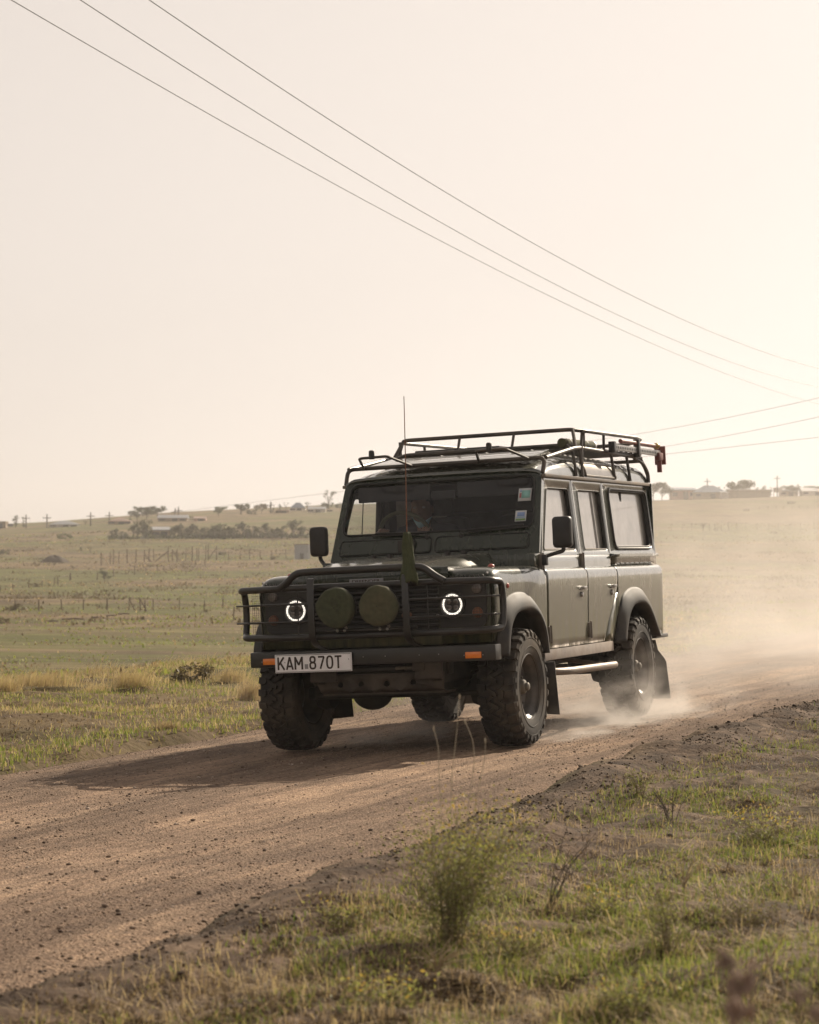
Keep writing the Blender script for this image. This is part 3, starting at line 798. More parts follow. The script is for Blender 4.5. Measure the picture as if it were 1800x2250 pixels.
# ------------------------------------------------------------------ wheels
def tyre_mesh():
    m = MB(); R0 = .383; hw = .1275
    m.lathe([(.207, -.104), (.216, -.116), (.245, -.126), (.285, -.129), (.325, -.127), (.346, -.119), (.355, -.106), (.358, -.06), (.360, 0),
             (.358, .06), (.355, .106), (.346, .119), (.325, .127), (.285, .129), (.245, .126), (.216, .116), (.207, .104)], 72, 'x')
    for r, h in ((.262, .1285), (.318, .1285)):
        for sg in (-1, 1): m.lathe([(r - .004, h - .002), (r - .002, h + .002), (r + .002, h + .002), (r + .004, h - .002)], 60, 'x', (0, 0, 0), sg)
    N = 28
    polys = [[(.04, -1.0), (.60, -1.0), (.70, -.66), (.58, -.50), (.16, -.52)],
             [(.30, -.44), (.66, -.44), (.98, -.12), (1.06, .06), (.80, .10), (.62, -.12)],
             [(.46, -.46), (.12, -.46), (-.10, -.20), (.06, -.12)][::-1]]
    def lug(poly, i, mir):
        top = []; bot = []
        for u, v in poly:
            if mir: u, v = u + .5, -v
            for lst, dr in ((top, 1), (bot, 0)):
                k = .93 if dr else 1.0
                cu = sum(q[0] for q in poly) / len(poly) + (.5 if mir else 0); cv = sum(q[1] for q in poly) / len(poly) * (-1 if mir else 1)
                uu, vv = cu + (u - cu) * k, cv + (v - cv) * k
                a = (i + uu) * 2 * math.pi / N; x = vv * .123
                r = (R0 - .012 * abs(vv) ** 4) if dr else .350 - .012 * abs(vv) ** 4
                lst.append((x, r * math.cos(a), r * math.sin(a)))
        n = len(poly); fs = [tuple(range(n))] + [(j, (j + 1) % n, n + (j + 1) % n, n + j) for j in range(n)]
        m.add(top + bot, fs)
    for i in range(N):
        for p in polys:
            lug(p, i, False); lug(p, i, True)
        for sg in (-1, 1):                                          # side biters
            a = (i + (.30 if sg < 0 else .80)) * 2 * math.pi / N; w = .20 * 2 * math.pi / N * (1 if i % 2 else 1.3)
            vs = []
            for (r, h) in ((.372, .115), (.352, .131), (.332 if i % 2 else .322, .132), (.330, .124)):
                for da in (-w, w): vs.append((sg * h, r * math.cos(a + da), r * math.sin(a + da)))
            m.add(vs, [(0, 1, 3, 2), (2, 3, 5, 4), (4, 5, 7, 6), (0, 2, 4, 6), (1, 3, 5, 7)])
    return m.mesh('tyre', True, 30)
TYRE = tyre_mesh(); TYRE.materials.append(M['rubber'])
def rim_mesh(s):
    m = MB().lathe([(.150, .012), (.176, .03), (.182, .060), (.190, .078), (.204, .086), (.212, .100), (.2155, .108), (.2165, .114), (.213, .116), (.209, .104)], 48, 'x', (0, 0, 0), s)
    m.lathe([(.150, .012), (.120, .004), (.085, .022), (.055, .028), (0, .028)], 48, 'x', (0, 0, 0), s)
    m.lathe([(.150, .012), (.18, -.05), (.206, -.112)], 40, 'x', (0, 0, 0), s)
    return m
for cx, cy, s, nm in ((.7125, 0, 1, 'fl'), (-.8175, 0, -1, 'fr'), (.7125, 2.794, 1, 'rl'), (-.8175, 2.794, -1, 'rr')):
    W = empty('wheel', (cx, cy, .381)); W.parent = CAR
    W.rotation_euler = (rng.random() * 6, 0, 0)
    t = link('tyre', TYRE, None, W)
    rm = rim_mesh(s).build('rim', M['rim'], W, ang=40)
    MB().lathe([(.052, .028), (.050, .066), (.042, .082), (.028, .088), (.026, .104), (.018, .110), (0, .111)], 24, 'x', (0, 0, 0), s).build('hub_cap', M['hub'], W)
    for k in range(5):
        a = k * 2 * math.pi / 5
        MB().lathe([(.011, .02), (.011, .042), (.007, .047), (0, .048)], 6, 'x', (0, .085 * math.cos(a), .085 * math.sin(a)), s).build('wheel_nut', M['hub'], W)
    for k in range(8):
        a = (k + .5) * 2 * math.pi / 8
        MB().lathe([(0, .0135), (.017, .0135), (.019, .010)], 12, 'x', (0, .128 * math.cos(a), .128 * math.sin(a)), s).build('wheel_slot', M['seal'], W)

# ------------------------------------------------------------------ running gear
for cy in (0, 2.794):
    ax = MB().tube([(-.72, cy, .375), (.64, cy, .375)], .042, 14); ax.sphere((-.265, cy - .02, .375), .122, 20, 12, (1.15, 1.0, .98))
    ax.lathe([(.09, 0), (.07, .12), (.03, .16)], 14, 'y', (-.265, cy, .375), 1 if cy == 0 else -1)
    for x in (-.60, .50): ax.lathe([(.10, -.05), (.115, 0), (.10, .05)], 16, 'x', (x, cy, .375))
    ax.build('axle', M['dark'], CAR)
for s in (1, -1):
    MB().box(s * .40 - .045, s * .40 + .045, -.60, 3.50, .45, .60, .008).build('chassis_rail', M['dark'], CAR)
    rr_ = MB()
    for cy in (0, 2.794):
        pts = [(s * .47 + .055 * math.cos(k * .7), cy + .055 * math.sin(k * .7), .40 + k * .006) for k in range(46)]
        rr_.tube(pts, .008, 6)
    rr_.build('coil_spring', M['dark'], CAR)
    MB().tube([(s * .40, .95, .47), (s * .42, .45, .36), (s * .42, .0, .36)], .028, 10, fillet=.1).build('radius_arm', M['dark'], CAR)
MB().box(-.20, .25, .10, 1.5, .38, .60, .05).build('gearbox', M['dark'], CAR)
MB().box(-.60, -.20, 1.55, 2.3, .42, .60, .04).build('fuel_tank', M['dark'], CAR)
MB().tube([(.25, .4, .42), (.28, 1.6, .40), (.25, 2.4, .50), (.45, 3.5, .50)], .032, 10, fillet=.15).build('exhaust_pipe', M['guard'], CAR)
MB().tube([(-.60, -.16, .36), (.55, -.16, .36)], .018, 10).build('track_rod', M['dark'], CAR)
# steering guard with four lightening holes
gd = MB(); gy = -.60
pts = [(-.445, .520), (.455, .520), (.448, .392), (-.388, .392)]
holes = [(-.257, .452, .020), (-.115, .453, .020), (.061, .451, .022), (.241, .456, .020)]
cut = [-.445, -.186, -.027, .151, .455]
for (hx, hz, hr), xa, xb in zip(holes, cut[:-1], cut[1:]):
    la = -.445 + (xa == -.445) * 0; x0t, x0b = xa, (-.388 if xa == -.445 else xa); x1t, x1b = xb, (.448 if xb == .455 else xb)
    N = 32; o2 = []; i2 = []
    sq = [((x0b, .392), (x1b, .392)), ((x1b, .392), (x1t, .520)), ((x1t, .520), (x0t, .520)), ((x0t, .520), (x0b, .392))]
    for (p, q) in sq:
        for k in range(8): t = k / 8; o2.append((p[0] + (q[0] - p[0]) * t, p[1] + (q[1] - p[1]) * t))
    for p in o2:
        a = math.atan2(p[1] - hz, p[0] - hx); i2.append((hx + hr * math.cos(a), hz + hr * math.sin(a)))
    gd.ring([(p[0], gy + .04 * (p[1] < .40), p[1]) for p in o2], [(p[0], gy, p[1]) for p in i2])
gd.box(-.39, .45, gy + .03, gy + .22, .384, .396)
gd.build('steering_guard', M['guard'], CAR, solid=.006, ang=30)
MB().tube([(-.40, -.54, .54), (.18, -.56, .545)], .024, 12).build('steering_damper', M['blackmetal'], CAR)
MB().tube([(.12, -.575, .548), (.26, -.575, .55)], .012, 10).build('damper_rod', M['hub'], CAR)
for s in (1, -1):
    g = MB().box(s * .36 - .09, s * .36 + .09, -.64, -.60, .475, .60, .008); g.box(s * .30 - .04, s * .30 + .04, -.655, -.635, .53, .59, .006)
    g.build('bumper_bracket', M['guard'], CAR)
MB().box(-.46, .46, -.52, -.42, .50, .62, .01).build('front_crossmember', M['dark'], CAR)

# ------------------------------------------------------------------ bumper, plate, bull bar
BMP = MB().box(-.838, .838, -.700, -.585, .583, .682, .008).build('front_bumper', M['blackmetal'], CAR)
for s in (1, -1):
    MB().box(s * .692 - .053, s * .692 + .053, -.712, -.697, .600, .641, .005).build('bumper_indicator', M['orange'], BMP)
    for d in (-.062, .062): MB().sphere((s * .692 + d, -.702, .620), .0045, 8, 5).build('bumper_screw', M['steel'], BMP)
for x in (-.05, .10, .33, .46): MB().sphere((x, -.702, .632), .004, 8, 5).build('bumper_bolt', M['steel'], BMP)
PL = MB().box(-.655, -.123, -.722, -.712, .5455, .6635, .003).build('number_plate', M['plate'], CAR)
fr_ = [(-.649, .551), (-.649, .658), (-.129, .658), (-.129, .551)]
MB().tube([(p[0], -.7225, p[1]) for p in fr_], .0022, 4, closed=True).build('plate_rim', M['badge'], PL)
def stroke_letters(parent, mat, x, z, h, y):
    """plate characters as flat raised strokes; each character a part of the plate"""
    W = .115 * h * 1.25
    def ring(pts):
        n = len(pts); out = []; inn = []
        for i in range(n):
            a, b_, c = Vector(pts[i - 1]), Vector(pts[i]), Vector(pts[(i + 1) % n]); d = (c - a).normalized(); nn = Vector((-d.y, d.x))
            out.append(b_ - nn * W / 2); inn.append(b_ + nn * W / 2)
        return out, inn
    def oval(cx, cz, rx, rz, k=24, p=2.6):
        return [(cx + rx * math.copysign(abs(math.cos(t)) ** (2 / p), math.cos(t)), cz + rz * math.copysign(abs(math.sin(t)) ** (2 / p), math.sin(t))) for t in np.linspace(0, 2 * math.pi, k + 1)[:-1]]
    G = {'K': ([[(.07, 0), (.07, 1)], [(.12, .40), (.56, 1)], [(.24, .58), (.60, 0)]], .62), 'A': ([[(.05, 0), (.31, 1)], [(.31, 1), (.58, 0)], [(.14, .27), (.49, .27)]], .63),
         'M': ([[(.06, 0), (.06, 1)], [(.06, .97), (.36, .35)], [(.36, .35), (.66, .97)], [(.66, 0), (.66, 1)]], .74), '7': ([[(.03, .945), (.56, .945)], [(.53, .93), (.20, 0)]], .58),
         'T': ([[(.0, .945), (.58, .945)], [(.29, .93), (.29, 0)]], .58), '8': ('8', .58), '0': ('0', .60)}
    for ch, adv, dx in (('K', .75, 0), ('A', .74, 0), ('M', .90, .0), (' ', .38, 0), ('8', .74, 0), ('7', .72, 0), ('0', .74, 0), ('T', .7, 0)):
        if ch != ' ':
            g, w = G[ch]; m = MB(); sx = h * .985
            if isinstance(g, str):
                loops = [oval(.29, .275, .225, .235), oval(.29, .745, .20, .215)] if g == '8' else [oval(.30, .5, .235, .46)]
                for q, lp in enumerate(loops):
                    o_, i_ = ring([(px_ * sx, pz_ * h) for px_, pz_ in lp]); yy = y - .0004 * q
                    m.ring([(x + p.x, yy, z + p.y) for p in o_], [(x + p.x, yy, z + p.y) for p in i_])
            else:
                for q, (p0, p1) in enumerate(g):
                    a, b_ = Vector((p0[0] * sx, p0[1] * h)), Vector((p1[0] * sx, p1[1] * h)); d = (b_ - a).normalized(); nn = Vector((-d.y, d.x)) * W / 2; yy = y - .0004 * q
                    m.add([(x + a.x - nn.x, yy, z + a.y - nn.y), (x + b_.x - nn.x, yy, z + b_.y - nn.y), (x + b_.x + nn.x, yy, z + b_.y + nn.y), (x + a.x + nn.x, yy, z + a.y + nn.y)], [(0, 1, 2, 3)])
            m.build('plate_character', mat, parent, solid=.0012, off=0, smooth=False)
        x += adv * h * .985
stroke_letters(PL, M['ink'], -.637, .5655, .0815, -.7232)
MB().box(-.447, -.424, -.7235, -.722, .568, .598).build('plate_crest', M['badge'], PL)
for p in ((-.585, .612), (-.142, .622)): MB().sphere((p[0], -.723, p[1]), .003, 8, 5).build('plate_screw', M['guard'], PL)

BB = MB()
tl = .022
BB.tube([(-.60, -.80, 1.086), (.60, -.80, 1.086), (.83, -.71, 1.084), (.860, -.60, 1.074), (.862, -.58, .98), (.862, -.58, .87), (.858, -.60, .786), (.83, -.70, .776), (.60, -.80, .772),
         (-.60, -.80, .772), (-.87, -.68, .776), (-.915, -.58, .786), (-.915, -.56, .87), (-.915, -.56, .98), (-.915, -.58, 1.074), (-.89, -.69, 1.084)], tl, 12, closed=True, fillet=.035)
BBo = BB.build('bull_bar', M['blackmetal'], CAR)
MB().tube([(-.56, -.815, 1.09), (-.50, -.82, 1.125), (-.44, -.825, 1.180), (-.36, -.83, 1.186), (.36, -.83, 1.188), (.43, -.825, 1.182), (.50, -.82, 1.125), (.56, -.815, 1.09)], .024, 12, fillet=.05).build('top_hoop', M['blackmetal'], BBo)
MB().tube([(-.36, -.80, .806), (.36, -.80, .806)], .014, 10).build('lower_rail', M['blackmetal'], BBo)
for s in (1, -1):
    u = MB(); hwid = .0225; x = s * .321
    path = [(-.848, 1.140), (-.868, 1.138), (-.878, 1.115), (-.878, .80), (-.872, .76), (-.80, .715), (-.69, .690), (-.66, .690)]
    pr = [Vector(p) for p in path]
    rows = []
    for i, p in enumerate(pr):
        d = (pr[min(i + 1, len(pr) - 1)] - pr[max(i - 1, 0)]).normalized(); nn = Vector((-d.y, d.x)) * .005
        rows.append([(x - hwid, p.x + nn.x, p.y + nn.y), (x + hwid, p.x + nn.x, p.y + nn.y), (x + hwid, p.x - nn.x, p.y - nn.y), (x - hwid, p.x - nn.x, p.y - nn.y), (x - hwid, p.x + nn.x, p.y + nn.y)])
    u.grid(rows); u.build('upright', M['blackmetal'], BBo, ang=50)
    for z in (.985, .872):
        MB().tube([(s * .335, -.865, z), (s * .60, -.79, z), (s * .83, -.71, z), (s * (.858 if s > 0 else .95), -.63, z)], .0075, 8, fillet=.05, taper=.8).build('cross_rod', M['blackmetal'], BBo)
    # wire screen in front of the lamps
    ms = MB(); pa = Vector((.345 * s, -.835)); pb = Vector((.80 * s, -.715))
    for k in range(30):
        t = k / 29; p = pa + (pb - pa) * t; ms.tube([(p.x, p.y, .80), (p.x, p.y, 1.06)], .0011, 3, cap=False)
    for k in range(18):
        z = .80 + .26 * k / 17; ms.tube([(pa.x, pa.y, z), (pb.x, pb.y, z)], .0011, 3, cap=False)
    ms.build('lamp_screen', M['blackmetal'], BBo)
    MB().tube([(s * .44, -.812, .79), (s * .44, -.812, 1.075)], .005, 6).build('screen_post', M['blackmetal'], BBo)
    # spotlights under canvas covers
    cx = s * .145
    sp = MB().lathe([(.115, 0), (.11, -.05), (.07, -.085), (0, -.09)], 28, 'y', (cx, -.86, .952), -1).build('spotlight', M['blackmetal'], CAR)
    cv = MB(); rows = []
    for r, h in ((.121, -.015), (.1275, .01), (.128, .035), (.124, .047), (.112, .053), (.08, .056), (.045, .058), (0.004, .059)):
        row = []
        for k in range(49):
            a = 2 * math.pi * (k % 48) / 48; rr = r * (1 + .022 * math.sin(3 * a + s * 2 + 1) + .012 * math.sin(7 * a + s) + .008 * math.sin(13 * a))
            row.append((cx + rr * math.cos(a), -.87 - h - .004 * math.sin(5 * a + 9 * r * 10) * (r > .02), .952 + rr * math.sin(a)))
        rows.append(row)
    cv.grid(rows).build('canvas_cover', M['canvas'], sp, ang=60)
    MB().tube([(cx + .1285 * math.cos(t), -.874, .952 + .1285 * math.sin(t)) for t in np.linspace(0, 2 * math.pi, 37)[:-1]], .0035, 5, closed=True).build('cover_cord', M['seal'], sp)
    br = MB()
    for d in (-.035, .035): br.tube([(cx + d, -.80, .81), (cx + d * .6, -.83, .85)], .008, 8); br.sphere((cx + d * .7, -.825, .806), .010, 8, 6)
    br.build('spotlight_bracket', M['steel'], sp)
MB().sphere((.235, -.64, .885), .030, 16, 10, (1.2, .5, .8)).build('horn', M['darkorange'], CAR)

# radio whip with a furled cloth round its foot
AN = MB().tube([(.335, -.84, 1.09), (.332, -.83, 1.40), (.345, -.832, 1.85), (.355, -.835, 2.258)], .0052, 8, taper=.5).build('antenna', M['darkorange'], CAR)
cl = MB(); rows = []
for i in range(22):
    t = i / 21; z = 1.407 - t * .325
    w = .018 + .034 * t ** .8 + .004 * math.sin(9 * t)
    if i == 21: w *= .96
    row = []
    for k in range(33):
        a = 2 * math.pi * (k % 32) / 32
        fold = 1 + .13 * math.sin(5 * a + 4 * t) + .07 * math.sin(11 * a - 7 * t)
        row.append((.333 + .014 * t + w * fold * math.cos(a) * (1.0 if k else 1.0) - .006 * t, -.838 + .8 * w * fold * math.sin(a), z - .016 * t * math.sin(2 * a + .6)))
    rows.append(row)
cl.grid(rows)
cl.add([(.375, -.86, 1.13), (.402, -.862, 1.096), (.392, -.85, 1.088), (.36, -.86, 1.092)], [(0, 1, 2, 3)])
cl.build('furled_flag', M['cloth'], AN, solid=.003, off=0, ang=60)

# ------------------------------------------------------------------ mirrors
for s in (1, -1):
    mc = Vector((s * (.915 if s > 0 else .862), .60, 1.385 if s > 0 else 1.405)); hw_, hh_ = (.066, .106) if s > 0 else (.062, .104)
    pts = rquad([(-hw_, -hh_), (-hw_, hh_), (hw_, hh_), (hw_, -hh_)], .032); k = len(pts)
    mm = MB(); rings = []
    for f, d in ((.80, -.038), (.93, -.034), (1.0, -.02), (1.0, .016), (.97, .022)):
        rings.append([(mc.x + q[0] * f, mc.y + d, mc.z + q[1] * f) for q in pts])
    for a, b in zip(rings, rings[1:]): mm.ring(a, b)
    mm.add(rings[0] + [(mc.x, mc.y - .040, mc.z)], [(i, (i + 1) % k, k) for i in range(k)])
    mo = mm.build('door_mirror', M['black'], CAR, ang=50)
    MB().add([(mc.x + q[0] * .95, mc.y + .020, mc.z + q[1] * .95) for q in pts], [tuple(range(k))]).build('mirror_glass', M['mirror'], mo)
    ar = MB().tube([(s * .775, .545, 1.20), (s * .80, .555, 1.228), (mc.x, mc.y + .01, mc.z - hh_ - .02), (mc.x, mc.y, mc.z - hh_ + .02)], .014, 10, fillet=.02)
    ar.box(s * .79 - .025, s * .79 + .025, .525, .575, 1.165, 1.24, .008)
    ar.build('mirror_arm', M['black'], mo)

# ------------------------------------------------------------------ roof rack
RK = MB(); r_ = .015
hoop = [(-.727, .815, 1.80), (-.731, .875, 1.910), (.731, .875, 1.910), (.727, .815, 1.80)]
RK.tube(hoop, r_, 10, fillet=.05)
RKo = RK.build('roof_rack', M['rack'], CAR)
up = [(-.717, 1.98, 2.140), (-.64, 1.82, 2.150), (.64, 1.82, 2.150), (.717, 1.98, 2.140), (.715, 3.35, 2.150), (.69, 3.60, 2.145), (.55, 3.72, 2.12), (-.55, 3.72, 2.12), (-.69, 3.60, 2.145), (-.715, 3.35, 2.150)]
MB().tube(up, r_, 10, closed=True, fillet=.04).build('upper_rail', M['rack'], RKo)
lo_ = [(-.708, 1.84, 2.012), (-.62, 1.74, 2.035), (.62, 1.74, 2.035), (.708, 1.84, 2.012), (.71, 3.50, 1.995), (.66, 3.68, 1.98), (-.66, 3.68, 1.98), (-.71, 3.50, 1.995)]
MB().tube(lo_, r_, 10, closed=True, fillet=.04).build('lower_rail', M['rack'], RKo)
for s in (1, -1):
    MB().tube([(s * .731, .89, 1.910), (s * .722, 1.60, 2.000), (s * .712, 1.80, 2.012)], r_, 10, fillet=.06).build('side_rail', M['rack'], RKo)
    for y in (1.60, 1.78, 2.62, 3.06):
        MB().tube([(s * .735, y, 1.80), (s * .712, y, 2.004)], .012, 8).build('gutter_post', M['rack'], RKo)
    MB().tube([(s * .735, 3.60, 1.80), (s * .735, 3.60, 1.88), (s * .69, 3.55, 1.99)], .016, 8, fillet=.05).build('gutter_post', M['rack'], RKo)
    MB().tube([(s * .71, 3.30, 1.985), (s * .725, 3.50, 1.955), (s * .73, 3.60, 1.86)], .013, 8, fillet=.08).build('rear_brace', M['rack'], RKo)
    for y in (1.90, 2.43, 3.33):
        MB().tube([(s * .712, y, 2.005), (s * .716, y, 2.145)], .011, 8).build('rail_post', M['rack'], RKo)
    MB().tube([(s * .62, 1.76, 2.035), (s * .715, 1.60, 1.99)], .012, 8).build('corner_brace', M['rack'], RKo)
    # lamp hoops leaning forward over the windscreen, each with a bare mounting stub
    cx = s * .43
    hp = [(cx - .18, .875, 1.908), (cx - .105, .60, 1.968), (cx + .105, .60, 1.972), (cx + .19, .875, 1.905)]
    lh = MB().tube(hp, .010, 8, fillet=.03).build('lamp_hoop', M['rack'], RKo)
    MB().lathe([(.020, -.01), (.021, .02), (.019, .046), (.012, .052), (0, .053)], 14, 'z', (cx - .01, .60, 1.968)).build('lamp_mount', M['black'], RKo)
for s in (1, -1):
    MB().tube([(s * .735, 1.75, 1.80), (s * .712, 1.84, 2.02), (s * .700, 1.92, 2.143)], .013, 8).build('corner_post', M['rack'], RKo)
    MB().tube([(s * .655, 1.825, 2.150), (s * .705, 1.72, 2.008)], .013, 8).build('front_brace', M['rack'], RKo)
for x in (-.21, .21):
    MB().tube([(x, 1.75, 2.035), (x, 1.82, 2.150)], .011, 8).build('rail_post', M['rack'], RKo)
for k in range(13):
    y = 1.86 + k * .14
    MB().box(-.70, .70, y - .03, y + .03, 2.018, 2.030, .003).build('floor_slat', M['rack'], RKo)
for x in (-.35, 0, .35): MB().tube([(x, 1.75, 2.010), (x, 3.66, 1.99)], .012, 8).build('floor_bearer', M['rack'], RKo)

# interior seen through the glass
dsh = MB().box(-.72, .72, .66, .95, 1.16, 1.36, .04); dsh.box(-.70, .70, .62, .70, 1.20, 1.40, .02)
dsh.build('dashboard', M['inside'], CAR)
MB().box(-.70, .70, .90, 3.55, 1.765, 1.785).build('headliner', M['inside'], CAR)
for x in (-.37, .37):
    st = MB().box(x - .25, x + .25, 1.25, 1.72, .95, 1.09, .05); st.box(x - .25, x + .25, 1.62, 1.76, 1.05, 1.56, .06); st.box(x - .13, x + .13, 1.65, 1.74, 1.57, 1.74, .04)
    st.build('front_seat', M['seat'], CAR)
sb = MB().box(-.65, .65, 2.2, 2.7, .95, 1.1, .05); sb.box(-.65, .65, 2.62, 2.76, 1.05, 1.62, .06); sb.build('rear_bench', M['seat'], CAR)
MB().box(-.70, .70, 2.85, 2.90, .70, 1.74).build('cargo_barrier', M['inside'], CAR)
for s in (1, -1):
    MB().box(s * .665 - .02, s * .665 + .02, 1.42, 1.58, .70, 1.77, .01).build('door_pillar', M['inside'], CAR)
sw = MB(); rot = Matrix.Rotation(rad(28), 3, 'X'); c0 = Vector((-.37, 1.02, 1.42))
sw.tube([c0 + rot @ Vector((.19 * math.cos(a), 0, .19 * math.sin(a))) for a in np.linspace(0, 2 * math.pi, 33)[:-1]], .016, 8, closed=True)
for a in (0.2, math.pi - .2, -math.pi / 2): sw.tube([c0, c0 + rot @ Vector((.19 * math.cos(a), 0, .19 * math.sin(a)))], .012, 6)
sw.tube([c0, c0 + Vector((0, -.25, -.12))], .03, 8)
sw.build('steering_wheel', M['stgreen'] if False else M['canvas'], CAR)
MB().box(-.09, .09, .80, .83, 1.66, 1.72, .01).build('rear_view_mirror', M['inside'], CAR)
for x0, x1 in ((-.64, -.10), (.10, .64)):
    MB().box(x0, x1, .815, .83, 1.665, 1.775, .008).build('sun_visor', M['inside'], CAR)
# stickers on the left of the windscreen
def patch(name, mat, par, x0, x1, z0, z1, out):
    return MB().add([wpt(x0, z0, out), wpt(x1, z0, out), wpt(x1, z1, out), wpt(x0, z1, out)], [(0, 1, 2, 3)]).build(name, M[mat], par, solid=.0006, off=0)
sk = patch('licence_sticker', 'white', CAR, .568, .662, 1.617, 1.705, -.009)
patch('printed_block', 'teal', sk, .592, .652, 1.637, 1.690, -.0075)
patch('printed_block', 'pink', sk, .576, .590, 1.640, 1.672, -.0075)
patch('printed_block', 'skyblue', sk, .578, .592, 1.680, 1.696, -.0075)
sk = patch('round_cornered_sticker', 'white', CAR, .560, .640, 1.478, 1.552, -.009)
patch('printed_block', 'blue', sk, .574, .628, 1.512, 1.540, -.0075)
patch('printed_block', 'skyblue', sk, .568, .634, 1.500, 1.510, -.0075)
patch('printed_block', 'stgreen', sk, .566, .634, 1.484, 1.496, -.0075)

# ------------------------------------------------------------------ driver
M['skin'] = simple('skin', (.21, .125, .09), .5, var=.15)
M['hair'] = simple('short_hair', (.010, .009, .009), .9, var=.2)
M['jacket'] = simple('jacket_cloth', (.030, .033, .045), .9, var=.25)
M['mask'] = simple('pale_blue_mask', (.42, .60, .65), .85, var=.08)
M['eye'] = simple('eye', (.35, .32, .30), .3, var=.05)
DR = empty('person'); DR.matrix_world = V2W @ Matrix.Translation((-.37, 1.40, 1.08))
tag(DR, 'driver in dark jacket behind the windscreen, pale blue mask under chin', 'person')
def skin_body(name, joints, edges, mat, parent, sub=2):
    me = bpy.data.meshes.new(name); me.from_pydata([j[0] for j in joints], edges, [])
    me.skin_vertices.new() if hasattr(me.skin_vertices, 'new') and len(me.skin_vertices) == 0 else None
    o = link(name, me, mat, parent)
    md = o.modifiers.new('skin', 'SKIN')
    sv = me.skin_vertices
    if len(sv) == 0:
        bpy.context.view_layer.objects.active = o
    for k, j in enumerate(joints):
        o.data.skin_vertices[0].data[k].radius = j[1]
    o.data.skin_vertices[0].data[0].use_root = True
    s2 = o.modifiers.new('smooth', 'SUBSURF'); s2.levels = sub; s2.render_levels = sub
    md.use_smooth_shade = True
    return o
J = [((0, .10, .02), (.17, .13)), ((0, .10, .18), (.15, .11)), ((0, .09, .33), (.17, .11)), ((0, .07, .43), (.08, .07)), ((0, .05, .47), (.055, .055)),
     ((.20, .07, .36), (.07, .065)), ((.27, -.08, .20), (.052, .05)), ((.19, -.30, .33), (.040, .038)), ((.17, -.36, .36), (.036, .03)),
     ((-.20, .07, .36), (.07, .065)), ((-.27, -.08, .20), (.052, .05)), ((-.19, -.30, .33), (.040, .038)), ((-.17, -.36, .36), (.036, .03)),
     ((.10, -.05, .0), (.10, .09)), ((.12, -.38, .03), (.075, .07)), ((-.10, -.05, .0), (.10, .09)), ((-.12, -.38, .03), (.075, .07))]
E_ = [(0, 1), (1, 2), (2, 3), (3, 4), (2, 5), (5, 6), (6, 7), (7, 8), (2, 9), (9, 10), (10, 11), (11, 12), (0, 13), (13, 14), (0, 15), (15, 16)]
skin_body('jacket', J, E_, M['jacket'], DR)
def head_mesh():
    rows = []; K = 28
    prof = [(-.118, .030, .035, .010), (-.108, .046, .050, .012), (-.085, .058, .066, .006), (-.055, .066, .078, 0), (-.02, .071, .088, 0), (.02, .075, .094, 0), (.055, .075, .094, .002), (.085, .066, .084, .006), (.105, .048, .062, .008), (.116, .022, .03, .010), (.119, .004, .006, .010)]
    for z, rx, ry, off in prof:
        row = []
        for k in range(K + 1):
            a = 2 * math.pi * (k % K) / K; x = rx * math.cos(a); y = ry * math.sin(a) + off
            f = max(0, -math.sin(a)) ** 8                                   # faces -y
            if -.06 < z < .03: y -= f * .020 * max(0, 1 - abs(z + .022) / .045)
            if abs(z - .02) < .02: y += .010 * math.exp(-((abs(x) - .032) / .014) ** 2) * (math.sin(a) < -.5)
            if abs(z + .07) < .02: y -= .006 * f
            row.append((x, y, z))
        rows.append(row)
    m = MB().grid(rows)
    m.tube([(0, .02, -.09), (0, .035, -.17)], .050, 14)
    for s in (1, -1): m.sphere((s * .077, .01, -.005), .022, 10, 8, (.4, .8, 1.3))
    m.sphere((0, -.102, -.030), .014, 10, 8, (1.1, .9, .8))
    return m
HD = head_mesh().build('head', M['skin'], DR, ang=80); HD.location = (0.01, -.055, .535); HD.rotation_euler = (rad(4), 0, rad(6))
hm = MB(); rows = []
for z, rx, ry in ((.03, .079, .099), (.06, .079, .098), (.09, .070, .088), (.112, .05, .066), (.124, .01, .02)):
    rows.append([(rx * math.cos(2 * math.pi * k / 24), ry * math.sin(2 * math.pi * k / 24) + .006 + (.022 if z < .05 else .008) * max(0, -math.sin(2 * math.pi * k / 24)), z) for k in range(25)])
hm.grid(rows).build('hair', M['hair'], HD, ang=80)
for s in (1, -1): MB().sphere((s * .031, -.079, .018), .012, 10, 8, (1.2, .6, .7)).build('eye', M['eye'], HD)
MB().tube([(-.026, -.088, -.066), (0, -.094, -.064), (.026, -.088, -.066)], .006, 6).build('lips', M['skin'], HD)
mk = MB(); rows = []
for t in np.linspace(0, 1, 7):
    z = -.086 - .055 * t; rr = .072 - .030 * t
    rows.append([((rr + .004) * math.sin(a), .012 - (rr + .012 + .01 * math.sin(math.pi * t)) * math.cos(a), z + .035 * abs(math.sin(a)) ** 2) for a in np.linspace(-1.35, 1.35, 17)])
mk.grid(rows).build('face_mask', M['mask'], HD, solid=.002, ang=80)
for s in (1, -1):                                                    # hands closed on the wheel rim
    h = MB().sphere((s * .17, -.385, .372), .040, 12, 8, (.8, 1.05, .8))
    for k in range(4):
        x = s * (.150 + .013 * k); L = (.9, 1.0, .95, .8)[k]
        h.tube([(x, -.415, .392), (x, -.445 * L - .02, .395), (x, -.452, .372), (x, -.432, .352)], .0085, 6, fillet=.012)
    h.tube([(s * .140, -.375, .378), (s * .122, -.405, .388), (s * .125, -.43, .384)], .0095, 6, fillet=.01)
    h.build('hand', M['skin'], DR, ang=70)

